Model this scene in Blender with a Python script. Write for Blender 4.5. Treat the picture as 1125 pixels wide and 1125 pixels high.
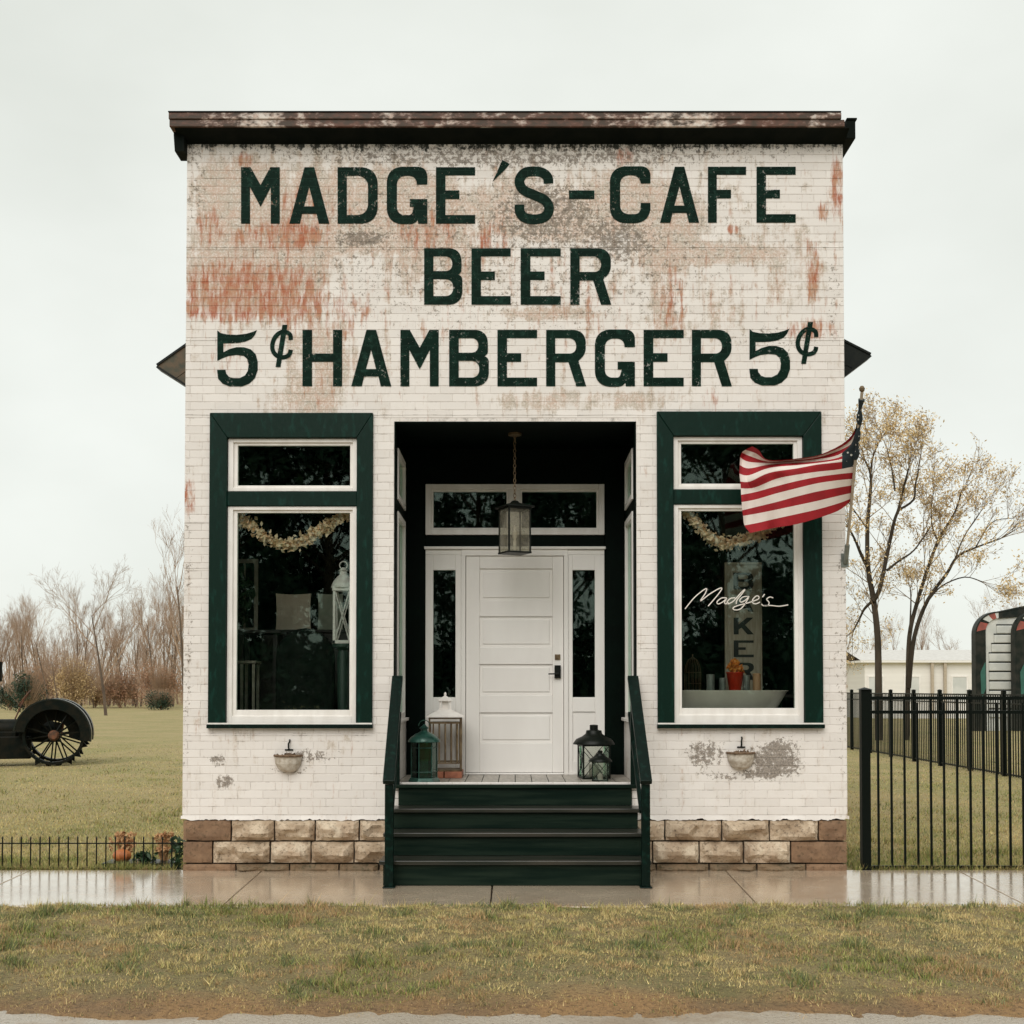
import bpy, math, random
import numpy as np
from mathutils import Vector, Matrix, geometry, noise as mnoise

for o in list(bpy.data.objects): bpy.data.objects.remove(o)
scene = bpy.context.scene
COL = scene.collection
R = math.radians

# ------------------------------------------------------------------ camera
F, CX, HOR, PITCH, D, CAMZ = 1350.0, 566.0, 757.0, R(1.55), 10.63, 1.575
CY = HOR - F * math.tan(PITCH)
cam_d = bpy.data.cameras.new('camera'); cam = bpy.data.objects.new('camera', cam_d); COL.objects.link(cam)
cam_d.sensor_width = 36.0; cam_d.lens = F / 1125 * 36.0
cam_d.shift_x = -(CX - 562.5) / 1125; cam_d.shift_y = (CY - 562.5) / 1125
cam_d.clip_start = 0.1; cam_d.clip_end = 2000
cam.location = (0, -D, CAMZ); cam.rotation_euler = (R(90) + PITCH, 0, 0)
scene.camera = cam

def P(px, py, Y=0.0):
    """point of the place seen at photo pixel (px, py) that lies in the plane y = Y"""
    u = (px - CX) / F; v = (CY - py) / F
    dy = math.cos(PITCH) - v * math.sin(PITCH); dz = math.sin(PITCH) + v * math.cos(PITCH)
    t = (Y + D) / dy
    return Vector((u * t, Y, CAMZ + dz * t))

# ------------------------------------------------------------------ sky, sun, exposure
SUN_EL, SUN_AZ = R(42), R(196)
w = bpy.data.worlds.new('World'); scene.world = w; w.use_nodes = True
nt = w.node_tree; nt.nodes.clear()
wo = nt.nodes.new('ShaderNodeOutputWorld'); bg = nt.nodes.new('ShaderNodeBackground')
sky = nt.nodes.new('ShaderNodeTexSky'); sky.sky_type = 'NISHITA'; sky.sun_disc = False
sky.sun_elevation = SUN_EL; sky.sun_rotation = SUN_AZ
sc_ = nt.nodes.new('ShaderNodeVectorMath'); sc_.operation = 'SCALE'; sc_.inputs[3].default_value = 0.10
nt.links.new(sky.outputs[0], sc_.inputs[0])
tc = nt.nodes.new('ShaderNodeTexCoord')
mp = nt.nodes.new('ShaderNodeMapping'); mp.inputs['Scale'].default_value = (1.4, 1.4, 2.6)
nz = nt.nodes.new('ShaderNodeTexNoise'); nz.inputs['Scale'].default_value = 1.6; nz.inputs['Detail'].default_value = 5
nt.links.new(tc.outputs['Generated'], mp.inputs[0]); nt.links.new(mp.outputs[0], nz.inputs['Vector'])
rp = nt.nodes.new('ShaderNodeValToRGB')
rp.color_ramp.elements[0].position = .3; rp.color_ramp.elements[0].color = (.675, .70, .645, 1)
rp.color_ramp.elements[1].position = .7; rp.color_ramp.elements[1].color = (.84, .865, .815, 1)
nt.links.new(nz.outputs['Fac'], rp.inputs[0])
mx = nt.nodes.new('ShaderNodeMix'); mx.data_type = 'RGBA'; mx.inputs[0].default_value = 0.95
nt.links.new(sc_.outputs[0], mx.inputs[6]); nt.links.new(rp.outputs[0], mx.inputs[7])
nt.links.new(mx.outputs[2], bg.inputs[0]); bg.inputs[1].default_value = 1.0
nt.links.new(bg.outputs[0], wo.inputs[0])
sl = bpy.data.lights.new('sun', 'SUN'); sl.energy = 1.7; sl.angle = R(45); sl.color = (1, .965, .92)
so = bpy.data.objects.new('sun', sl); COL.objects.link(so); so.location = (0, -20, 30)
sd = Vector((math.sin(SUN_AZ) * math.cos(SUN_EL), math.cos(SUN_AZ) * math.cos(SUN_EL), math.sin(SUN_EL)))
so.rotation_euler = sd.to_track_quat('Z', 'Y').to_euler()
scene.render.engine = 'CYCLES'
scene.view_settings.view_transform = 'Standard'; scene.view_settings.look = 'None'
scene.view_settings.exposure = 0.2; scene.view_settings.gamma = 1.0
scene.cycles.max_bounces = 8; scene.cycles.transparent_max_bounces = 16

# ------------------------------------------------------------------ node materials
class NT:
    def __init__(s, name):
        s.m = bpy.data.materials.new(name); s.m.use_nodes = True; s.t = s.m.node_tree; s.t.nodes.clear()
        s.out = s.n('ShaderNodeOutputMaterial'); s.g = s.n('ShaderNodeNewGeometry'); s.pos = s.g.outputs['Position']
    def n(s, k): return s.t.nodes.new(k)
    def set(s, sock, v):
        if isinstance(v, bpy.types.NodeSocket): s.t.links.new(v, sock)
        elif isinstance(v, (tuple, list)) and len(v) == 3 and sock.type == 'RGBA': sock.default_value = (*v, 1)
        else: sock.default_value = v
    def vmap(s, vec, scale=(1, 1, 1), loc=(0, 0, 0)):
        m = s.n('ShaderNodeMapping'); s.set(m.inputs[0], vec); m.inputs['Location'].default_value = loc; m.inputs['Scale'].default_value = scale
        return m.outputs[0]
    def noise(s, vec, scale=5, detail=4, rough=.55, dist=0):
        m = s.n('ShaderNodeTexNoise'); s.set(m.inputs['Vector'], vec); m.inputs['Scale'].default_value = scale
        m.inputs['Detail'].default_value = detail; m.inputs['Roughness'].default_value = rough; m.inputs['Distortion'].default_value = dist
        return m.outputs['Fac']
    def math(s, op, a, b=0.0, clamp=False):
        m = s.n('ShaderNodeMath'); m.operation = op; m.use_clamp = clamp; s.set(m.inputs[0], a); s.set(m.inputs[1], b); return m.outputs[0]
    def ramp(s, v, lo, hi, a=0.0, b=1.0):
        m = s.n('ShaderNodeMapRange'); m.interpolation_type = 'SMOOTHSTEP'; s.set(m.inputs[0], v)
        m.inputs[1].default_value = lo; m.inputs[2].default_value = hi; m.inputs[3].default_value = a; m.inputs[4].default_value = b
        return m.outputs[0]
    def mix(s, f, a, b):
        m = s.n('ShaderNodeMix'); m.data_type = 'RGBA'; s.set(m.inputs[0], f); s.set(m.inputs[6], a); s.set(m.inputs[7], b); return m.outputs[2]
    def bump(s, h, strength=.3, dist=.01):
        m = s.n('ShaderNodeBump'); m.inputs['Strength'].default_value = strength; m.inputs['Distance'].default_value = dist; s.set(m.inputs['Height'], h); return m.outputs[0]
    def bsdf(s, color, rough=.6, metal=0, normal=None, spec=.5, coat=0, link=True, **kw):
        b = s.n('ShaderNodeBsdfPrincipled'); s.set(b.inputs['Base Color'], color); s.set(b.inputs['Roughness'], rough)
        b.inputs['Metallic'].default_value = metal; b.inputs['Specular IOR Level'].default_value = spec; b.inputs['Coat Weight'].default_value = coat
        if normal is not None: s.set(b.inputs['Normal'], normal)
        for k, v in kw.items(): s.set(b.inputs[k.replace('_', ' ')], v)
        if link: s.t.links.new(b.outputs[0], s.out.inputs[0])
        return b.outputs[0]
    def blobs(s, lst):
        """soft ellipses on the facade given as photo pixel (x, y, rx, ry)"""
        acc = None
        for (px, py, rx, ry, k) in lst:
            c = P(px, py, 0); sx, sz = F / D / rx, F / D / ry
            m = s.vmap(s.pos, (sx, 0, sz), (-c.x * sx, 0, -c.z * sz))
            l = s.n('ShaderNodeVectorMath'); l.operation = 'LENGTH'; s.set(l.inputs[0], m)
            v = s.ramp(l.outputs['Value'], 1.35, .35, 0, k)
            acc = v if acc is None else s.math('ADD', acc, v)
        return acc

MATS = {}
def simple(name, c1, c2=None, scale=8, rough=.6, metal=0, bump=.2, bscale=40, bdist=.004, stretch=(1, 1, 1), lo=.35, hi=.65, spec=.5, coat=0, **kw):
    if name in MATS: return MATS[name]
    t = NT(name); col = c1
    if c2 is not None: col = t.mix(t.ramp(t.noise(t.vmap(t.pos, stretch), scale, 5), lo, hi), c1, c2)
    nrm = t.bump(t.noise(t.vmap(t.pos, stretch), bscale, 3), bump, bdist) if bump else None
    t.bsdf(col, rough, metal, nrm, spec, coat, **kw); MATS[name] = t.m
    return t.m

BW, BH, OX, OZ = 0.2175, 0.0702, 100 * 0.2175, 0.0     # brick grid of the facade
def brick_node(t, c1, c2, mortar, msize):
    sep = t.n('ShaderNodeSeparateXYZ'); t.set(sep.inputs[0], t.pos)
    cmb = t.n('ShaderNodeCombineXYZ'); t.set(cmb.inputs[0], t.math('ADD', sep.outputs[0], OX)); t.set(cmb.inputs[1], t.math('ADD', sep.outputs[2], OZ))
    b = t.n('ShaderNodeTexBrick'); t.set(b.inputs['Vector'], cmb.outputs[0]); b.offset = .5; b.offset_frequency = 2; b.squash = 1
    t.set(b.inputs['Color1'], c1); t.set(b.inputs['Color2'], c2); t.set(b.inputs['Mortar'], mortar)
    b.inputs['Scale'].default_value = 1; b.inputs['Mortar Size'].default_value = msize; b.inputs['Mortar Smooth'].default_value = .3
    b.inputs['Bias'].default_value = 0; b.inputs['Brick Width'].default_value = BW; b.inputs['Row Height'].default_value = BH
    return b

def make_facade(name, mortar):
    t = NT(name)
    big = t.noise(t.pos, 2.2, 8, .66); streak = t.noise(t.vmap(t.pos, (13, 1, 1.1)), 1.0, 7, .68, .3); s2 = t.noise(t.vmap(t.pos, (26, 1, 5)), 1.0, 5, .7)
    mid = t.noise(t.pos, 9, 8, .74); fine = t.noise(t.pos, 60, 4, .7); chip = t.noise(t.pos, 24, 6, .75, .4)
    avg = t.math('ADD', t.math('ADD', t.math('MULTIPLY', big, .3), t.math('MULTIPLY', streak, .35)), t.math('MULTIPLY', mid, .35))
    white = brick_node(t, (.79, .745, .705), (.725, .68, .64), (.63, .585, .545), .001).outputs['Color']
    white = t.mix(t.ramp(avg, .50, .64, 0, .5), white, (.60, .525, .45))
    white = t.mix(t.ramp(s2, .56, .72, 0, .3), white, (.55, .47, .40))
    # old buff primer showing where the white has worn thin
    tan = t.blobs([(280, 300, 95, 60, 1), (300, 225, 105, 55, .8), (470, 240, 90, 40, .7), (440, 215, 50, 45, .6), (590, 225, 70, 35, .5), (690, 215, 45, 34, .85), (735, 255, 50, 50, .85),
                   (610, 250, 70, 16, .7), (765, 345, 70, 40, .45), (790, 280, 60, 14, .75), (350, 400, 50, 60, .8), (330, 445, 50, 22, .6), (250, 195, 50, 40, .5), (640, 440, 120, 14, .7),
                   (600, 345, 65, 8, .75), (380, 265, 80, 16, .7), (480, 300, 80, 36, .35), (870, 300, 45, 60, .4), (560, 400, 330, 40, .16), (560, 240, 420, 110, .36)])
    mt = t.math('MULTIPLY', t.ramp(t.math('ADD', avg, t.math('MULTIPLY', tan, .16)), .545, .625), t.ramp(fine, .36, .56, .3, 1))
    tanc = t.mix(t.ramp(mid, .40, .60), (.52, .34, .24), (.45, .385, .30))
    col = t.mix(t.math('MULTIPLY', mt, .78), white, tanc)
    rust = t.blobs([(250, 318, 50, 38, 1), (310, 322, 50, 36, .85), (330, 235, 34, 40, .65), (300, 260, 55, 18, .8), (228, 250, 16, 24, .7), (470, 255, 40, 24, .55), (540, 262, 24, 22, .6), (686, 172, 12, 12, 1), (268, 175, 13, 11, .9),
                    (919, 205, 10, 40, 1), (902, 232, 10, 14, .9), (893, 300, 9, 40, .8), (893, 362, 36, 14, .75), (245, 340, 55, 14, .8), (350, 430, 36, 26, .45), (208, 545, 9, 22, 1.15), (805, 252, 7, 6, 1), (740, 330, 16, 46, .5), 
                    (250, 395, 28, 30, .4), (780, 440, 14, 16, .6), (360, 345, 60, 30, .4), (560, 290, 430, 150, .30), ])
    sr = t.math('ADD', t.math('MULTIPLY', streak, .36), t.math('ADD', t.math('MULTIPLY', mid, .24), t.math('MULTIPLY', s2, .40)))
    mr = t.math('MULTIPLY', t.ramp(t.math('ADD', sr, t.math('MULTIPLY', rust, .15)), .555, .69), t.ramp(s2, .38, .58, .3, 1))
    rc = t.mix(t.ramp(mid, .38, .62), (.38, .105, .045), (.46, .24, .14))
    col = t.mix(t.math('MULTIPLY', mr, .95), col, rc)
    # paint flaked to grey masonry: low panels and odd chips
    grey = t.blobs([(850, 838, 36, 22, 1.5), (775, 828, 26, 18, 1.15), (800, 852, 42, 7, .8), (240, 835, 14, 9, 1), (247, 858, 14, 10, 1.15), (340, 830, 34, 10, 1), (320, 846, 30, 5, .8), (600, 235, 60, 40, .5), (395, 262, 30, 9, .8),
                    (860, 815, 26, 10, .75), (680, 265, 40, 24, .55), (860, 372, 60, 16, .55), (560, 168, 420, 18, .7), (215, 200, 14, 60, .5), (915, 330, 10, 60, .5), (205, 700, 10, 180, .6), (925, 700, 10, 180, .6), (560, 275, 380, 125, .62)])
    cf = t.math('ADD', t.math('ADD', t.math('MULTIPLY', chip, .55), t.math('MULTIPLY', mid, .2)), t.math('MULTIPLY', fine, .25))
    mg = t.ramp(t.math('ADD', cf, t.math('MULTIPLY', grey, .13)), .605, .65)
    col = t.mix(t.math('MULTIPLY', mg, .85), col, t.mix(t.ramp(fine, .4, .6), (.10, .075, .055), (.28, .235, .19)))
    # black mildew hanging down from the cornice
    grime = t.blobs([(560, 155, 900, 15, .95)])
    mk = t.ramp(t.math('ADD', t.math('ADD', t.math('MULTIPLY', chip, .5), t.math('MULTIPLY', streak, .5)), t.math('MULTIPLY', grime, .2)), .63, .72)
    col = t.mix(t.math('MULTIPLY', mk, .95), col, (.008, .014, .008))
    if mortar: col = t.mix(t.ramp(mid, .46, .70, .0, .7), col, (.10, .08, .065))
    t.bsdf(col, t.ramp(mt, 0, 1, .55, .8), 0, t.bump(t.math('ADD', t.math('MULTIPLY', chip, .5), t.math('MULTIPLY', mg, -.6)), .35, .004), .3)
    return t.m
M_FAC = make_facade('peeling_white_brick', False); M_MOR = make_facade('brick_joint', True)

def make_letter_mat():
    t = NT('sign_paint')
    mid = t.noise(t.pos, 14, 6, .72); fine = t.noise(t.pos, 55, 3); big = t.noise(t.pos, 2.5, 4)
    b = brick_node(t, (.0012, .0105, .0062), (.002, .0155, .0095), (.010, .030, .021), .0026)
    col = t.mix(t.ramp(mid, .50, .66), b.outputs['Color'], (.010, .036, .025))
    p = t.bsdf(col, .6, 0, t.bump(t.math('SUBTRACT', fine, b.outputs['Fac']), .35, .003), .08, link=False)
    tr = t.n('ShaderNodeBsdfTransparent'); ms = t.n('ShaderNodeMixShader')
    wear = t.ramp(t.math('ADD', t.math('MULTIPLY', fine, .45), t.math('ADD', t.math('MULTIPLY', mid, .35), t.math('MULTIPLY', big, .2))), .565, .61, 0, .65)
    t.set(ms.inputs[0], wear); t.t.links.new(p, ms.inputs[1]); t.t.links.new(tr.outputs[0], ms.inputs[2]); t.t.links.new(ms.outputs[0], t.out.inputs[0])
    return t.m
M_LET = make_letter_mat()

def make_glass(name, tint=(.96, .98, .965), rough=.015, ior=1.5):
    t = NT(name); tr = t.n('ShaderNodeBsdfTransparent'); tr.inputs[0].default_value = (*tint, 1)
    gl = t.n('ShaderNodeBsdfGlossy'); gl.inputs['Roughness'].default_value = rough; gl.inputs[0].default_value = (.78, 1, .88, 1)
    fr = t.n('ShaderNodeFresnel'); fr.inputs[0].default_value = ior; ms = t.n('ShaderNodeMixShader')
    gl_n = t.bump(t.noise(t.pos, 1.3, 2), .04, .02); t.set(gl.inputs['Normal'], gl_n)
    t.t.links.new(fr.outputs[0], ms.inputs[0]); t.t.links.new(tr.outputs[0], ms.inputs[1]); t.t.links.new(gl.outputs[0], ms.inputs[2]); t.t.links.new(ms.outputs[0], t.out.inputs[0])
    return t.m
M_GLASS = make_glass('window_glass')
def make_seedy():
    t = NT('seedy_glass'); tr = t.n('ShaderNodeBsdfTransparent'); tr.inputs[0].default_value = (.9, .9, .86, 1); df = t.n('ShaderNodeBsdfTranslucent'); df.inputs[0].default_value = (.75, .70, .62, 1)
    d2 = t.n('ShaderNodeBsdfDiffuse'); d2.inputs[0].default_value = (.6, .56, .48, 1); m0 = t.n('ShaderNodeMixShader'); m1 = t.n('ShaderNodeMixShader')
    t.t.links.new(df.outputs[0], m0.inputs[1]); t.t.links.new(d2.outputs[0], m0.inputs[2]); t.set(m1.inputs[0], t.ramp(t.noise(t.pos, 9, 5), .35, .7, .08, .32)); t.t.links.new(tr.outputs[0], m1.inputs[1]); t.t.links.new(m0.outputs[0], m1.inputs[2]); t.t.links.new(m1.outputs[0], t.out.inputs[0])
    return t.m
M_SEEDY = make_seedy()
M_TEALGLASS = make_glass('teal_glass', (.10, .42, .33)); M_CLEAR = make_glass('lantern_glass', (.93, .94, .92))

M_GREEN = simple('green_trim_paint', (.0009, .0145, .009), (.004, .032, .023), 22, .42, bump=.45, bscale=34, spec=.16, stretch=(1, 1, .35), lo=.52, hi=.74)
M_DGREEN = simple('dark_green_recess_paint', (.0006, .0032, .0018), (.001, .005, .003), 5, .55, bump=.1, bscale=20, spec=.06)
M_STEP = simple('green_step_wood', (.0022, .0095, .0060), (.011, .021, .0135), 5, .5, bump=.35, bscale=14, stretch=(.25, 1, 4), bdist=.003, spec=.1)
M_TREAD = simple('worn_tread_wood', (.012, .016, .012), (.04, .036, .028), 5, .28, bump=.3, bscale=14, stretch=(.25, 4, 1), spec=.4)
M_RAIL = simple('green_rail_paint', (.0008, .0075, .005), (.004, .022, .016), 24, .38, bump=.3, bscale=40, spec=.16, lo=.5, hi=.72)
M_WHITE = simple('white_sash_paint', (.82, .785, .745), (.74, .70, .655), 9, .45, bump=.2, bscale=40, stretch=(1, 1, .4))
M_DOOR = simple('white_door_paint', (.87, .84, .80), (.82, .785, .745), 3, .42, bump=.08, bscale=26, stretch=(1, 1, .3))
M_BLACK = simple('black_iron', (.003, .0055, .004), (.008, .010, .007), 12, .42, bump=.2, bscale=60, spec=.2)
M_BLACKF = simple('black_fence_coat', (.0025, .0048, .0034), None, rough=.4, bump=0, spec=.14)
M_RUSTY = simple('rusty_iron', (.16, .06, .025), (.07, .035, .02), 14, .8, bump=.4, bscale=50)
M_BRASS = simple('tarnished_brass', (.22, .16, .09), (.12, .08, .045), 16, .45, metal=.5)
M_TEAL = simple('teal_lantern_metal', (.010, .042, .031), (.025, .085, .064), 14, .3, metal=.3, spec=.5)
M_ROOFW = simple('white_lantern_metal', (.84, .80, .75), (.78, .73, .68), 14, .5)
M_TRACTOR = simple('tractor_paint', (.003, .006, .0045), (.012, .011, .007), 6, .5, bump=.25, bscale=30, spec=.1)
M_FENDER = simple('tractor_fender_paint', (.004, .008, .006), (.009, .012, .009), 6, .3, bump=.05, bscale=30, spec=.5)
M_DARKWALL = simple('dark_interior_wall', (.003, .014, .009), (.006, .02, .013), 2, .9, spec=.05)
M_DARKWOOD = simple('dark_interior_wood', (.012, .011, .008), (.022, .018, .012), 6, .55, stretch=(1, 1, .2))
M_CREAM = simple('cream_canvas', (.74, .63, .49), (.66, .55, .42), 9, .8)
M_GREYCLOTH = simple('grey_green_cloth', (.36, .37, .29), (.28, .30, .23), 9, .9)
M_PLANKGREY = simple('bakery_board_wood', (.42, .37, .28), (.32, .27, .19), 12, .7, stretch=(4, 1, .4))
M_SIGNINK = simple('bakery_letter_ink', (.006, .010, .007), None, rough=.6, bump=0)
M_ENAMEL = simple('white_enamel', (.66, .61, .54), (.60, .55, .48), 6, .25, bump=.03)
M_RED = simple('red_bucket_paint', (.55, .035, .012), (.45, .03, .012), 9, .35, bump=.05)
M_ORANGE = simple('orange_flower', (.75, .20, .03), (.70, .32, .06), 40, .6, bump=0)
M_GARLAND = simple('cream_fabric_garland', (.90, .62, .38), (.90, .74, .54), 25, .8, bump=0)
M_TIN = simple('grey_tin', (.25, .27, .24), (.18, .2, .18), 12, .4, metal=.4)
M_PEACH = simple('peach_candle', (.52, .30, .16), None, rough=.5, bump=0)
M_DECAL = simple('white_window_lettering', (.78, .72, .66), None, rough=.5, bump=0)
M_BASKET = simple('whitewashed_basket', (.56, .51, .44), (.38, .32, .25), 26, .8, bump=.6, bscale=60, bdist=.006)
M_BASKETRIM = simple('brown_dry_moss', (.10, .06, .035), (.2, .13, .08), 40, .9, bump=.8, bscale=60)
M_FLOORB = simple('grey_porch_board', (.40, .36, .31), (.28, .25, .21), 9, .4, bump=.2, bscale=30, stretch=(3, .6, 1))
M_TERRA = simple('terracotta_brick', (.36, .13, .07), (.26, .09, .05), 20, .7)
M_PUMPKIN = simple('orange_pumpkin_skin', (.50, .17, .05), (.42, .13, .04), 14, .5)
M_DRYMUM = simple('dry_orange_flower', (.42, .20, .085), (.56, .36, .18), 30, .8, bump=0)
M_PLANT = simple('dark_plant_leaf', (.02, .05, .02), (.035, .075, .028), 20, .5, bump=0)
M_TRAY = simple('black_plastic_tray', (.01, .012, .01), None, rough=.4, bump=0)
M_BARK = simple('grey_bark', (.085, .06, .043), (.14, .10, .07), 3, .9, bump=.5, bscale=8, stretch=(1, 1, .3))
M_BARK2 = simple('haze_pale_twig_bark', (.29, .195, .13), (.38, .265, .18), .6, .9, bump=0)  # bark lightened to put distance haze into the twig colour
M_BARKDK = simple('dark_wet_bark', (.032, .025, .018), (.065, .05, .036), 3, .85, bump=.5, bscale=9, stretch=(1, 1, .3), spec=.15)
M_NEWLEAF = simple('yellow_spring_leaf', (.56, .39, .17), (.66, .51, .28), 3, .6, bump=0)
M_GOLDLEAF = simple('golden_brush', (.50, .35, .17), (.58, .43, .23), 1.5, .8, bump=0)
M_REDBRUSH = simple('russet_brush', (.32, .17, .095), (.42, .25, .15), 1.5, .8, bump=0)
M_EVERG = simple('evergreen_leaf', (.018, .036, .02), (.035, .06, .03), 1.5, .7, bump=0)
M_BACKLEAF = simple('street_tree_leaf', (.02, .06, .032), (.05, .11, .06), 1.0, .6, bump=0)
M_HOUSE = simple('white_clapboard', (.78, .75, .70), (.72, .69, .64), 1, .6, bump=.3, bscale=6, stretch=(.05, .05, 4))
M_SHED = simple('white_ribbed_metal', (.62, .62, .58), (.52, .53, .5), 2, .45)
M_SHINGLE = simple('grey_roofing', (.62, .60, .57), (.55, .53, .50), 5, .8)  # lightened so the far house roof carries painted haze
M_WEATHER = simple('weathered_brown_plank', (.11, .075, .042), (.055, .055, .035), 12, .7, bump=.4, bscale=40, stretch=(1, 1, 1))
M_POLE = simple('pale_wood_pole', (.45, .38, .29), (.38, .31, .23), 20, .5)
M_STRIPER = simple('flag_red', (.34, .004, .011), (.27, .0035, .009), 8, .75, bump=.3, bscale=300, bdist=.001)
M_STRIPEW = simple('flag_white', (.74, .66, .60), (.70, .61, .56), 8, .75, bump=.3, bscale=300, bdist=.001)
def make_canton():
    t = NT('flag_blue_starred'); v = t.n('ShaderNodeTexVoronoi'); v.inputs['Scale'].default_value = 24; t.set(v.inputs['Vector'], t.pos)
    t.bsdf(t.mix(t.ramp(v.outputs['Distance'], .24, .18), (.007, .018, .024), (.6, .6, .56)), .75); return t.m
M_CANTON = make_canton()
def make_cornice():
    t = NT('rusted_cornice_metal'); mid = t.noise(t.vmap(t.pos, (3, 3, 6)), 3, 7, .65); big = t.noise(t.vmap(t.pos, (1, 0, 0)), 1.1, 3); fine = t.noise(t.pos, 30, 3)
    c = t.mix(t.ramp(mid, .4, .62), (.055, .035, .022), (.13, .055, .035))
    m = t.ramp(t.math('ADD', t.math('MULTIPLY', mid, .5), t.math('MULTIPLY', big, .5)), .50, .60)
    c = t.mix(m, c, t.mix(t.ramp(fine, .35, .65), (.55, .43, .36), (.66, .60, .54)))
    t.bsdf(c, .6, 0, t.bump(mid, .5, .006), .4); return t.m
M_CORN = make_cornice()
M_SOFFIT = simple('shaded_cornice_underside', (.0015, .004, .0025), (.005, .007, .0045), 7, .75, bump=.4, bscale=20, spec=.1)  # near-black base colour paints in the shade under the cornice
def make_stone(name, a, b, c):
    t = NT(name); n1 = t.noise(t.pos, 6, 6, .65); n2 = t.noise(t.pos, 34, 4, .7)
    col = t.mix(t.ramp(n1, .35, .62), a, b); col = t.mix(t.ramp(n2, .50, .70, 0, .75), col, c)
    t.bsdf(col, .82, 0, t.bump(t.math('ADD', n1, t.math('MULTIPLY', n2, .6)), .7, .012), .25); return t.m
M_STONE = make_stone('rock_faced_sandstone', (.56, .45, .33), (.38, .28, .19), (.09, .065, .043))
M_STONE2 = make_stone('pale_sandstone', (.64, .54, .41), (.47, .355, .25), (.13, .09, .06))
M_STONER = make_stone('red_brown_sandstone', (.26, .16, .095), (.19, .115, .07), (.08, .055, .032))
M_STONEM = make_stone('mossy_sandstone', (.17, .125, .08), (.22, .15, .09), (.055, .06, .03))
M_MORTAR = simple('foundation_mortar', (.04, .03, .02), (.07, .052, .036), 20, .9)  # mortar darkened so the shade in the stone joints is in its colour
def make_walk():
    t = NT('wet_concrete'); n1 = t.noise(t.pos, 1.3, 6, .6); n2 = t.noise(t.pos, 70, 3); n3 = t.noise(t.pos, 5, 5)
    col = t.mix(t.ramp(n1, .35, .65), (.62, .50, .375), (.54, .42, .305)); col = t.mix(t.ramp(n2, .55, .8, 0, .4), col, (.34, .25, .17))
    t.bsdf(col, t.ramp(n3, .35, .7, .16, .30), 0, t.bump(t.math('ADD', n2, t.math('MULTIPLY', n3, 3)), .025, .01), .6, 1.0, Coat_Roughness=.15, Coat_IOR=1.55); return t.m
M_WALK = make_walk()
def make_road():
    t = NT('wet_gravel_road'); n1 = t.noise(t.pos, 1.6, 7, .65); n2 = t.noise(t.pos, 45, 4, .7)
    col = t.mix(t.ramp(n1, .4, .62), (.50, .44, .36), (.36, .28, .20)); col = t.mix(t.ramp(n2, .5, .75), col, (.22, .17, .12))
    t.bsdf(col, t.ramp(n1, .42, .56, .12, .7), 0, t.bump(n2, .9, .02), .5, .35, Coat_Roughness=.2); return t.m
M_ROAD = make_road()
def make_turf(name, scale=1.0):
    t = NT(name); n1 = t.noise(t.pos, .5 * scale, 6, .6); n2 = t.noise(t.pos, 7 * scale, 6, .7); n3 = t.noise(t.pos, 60, 3, .6)
    col = t.mix(t.ramp(n1, .4, .62), (.36, .29, .145), (.27, .25, .105)); col = t.mix(t.ramp(n2, .42, .7), col, (.42, .33, .175))
    col = t.mix(t.ramp(n3, .5, .75, 0, .5), col, (.15, .125, .055))
    t.bsdf(col, .9, 0, t.bump(t.math('ADD', n2, n3), .7, .03), .2); return t.m
M_TURF = make_turf('lawn_turf')
def make_verge():
    t = NT('verge_soil'); n1 = t.noise(t.pos, 1.2, 7, .65); n3 = t.noise(t.pos, 38, 5, .7); sep = t.n('ShaderNodeSeparateXYZ'); t.set(sep.inputs[0], t.pos)
    edge = t.ramp(t.math('ADD', sep.outputs[1], t.math('MULTIPLY', n1, .9)), -3.62, -3.98)
    col = t.mix(t.ramp(n1, .4, .62), (.33, .26, .13), (.24, .205, .09)); col = t.mix(edge, col, t.mix(t.ramp(n1, .42, .6), (.42, .25, .115), (.30, .19, .10))); col = t.mix(t.ramp(n3, .48, .66, 0, .75), col, (.12, .075, .042))
    t.bsdf(col, .85, 0, t.bump(n3, 1.0, .04), .3); return t.m
M_VERGE = make_verge()
def make_blade():
    t = NT('grass_blade'); a = t.n('ShaderNodeAttribute'); a.attribute_name = 'Col'; t.bsdf(a.outputs['Color'], .6, 0, None, .25); return t.m
M_BLADE = make_blade()

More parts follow.
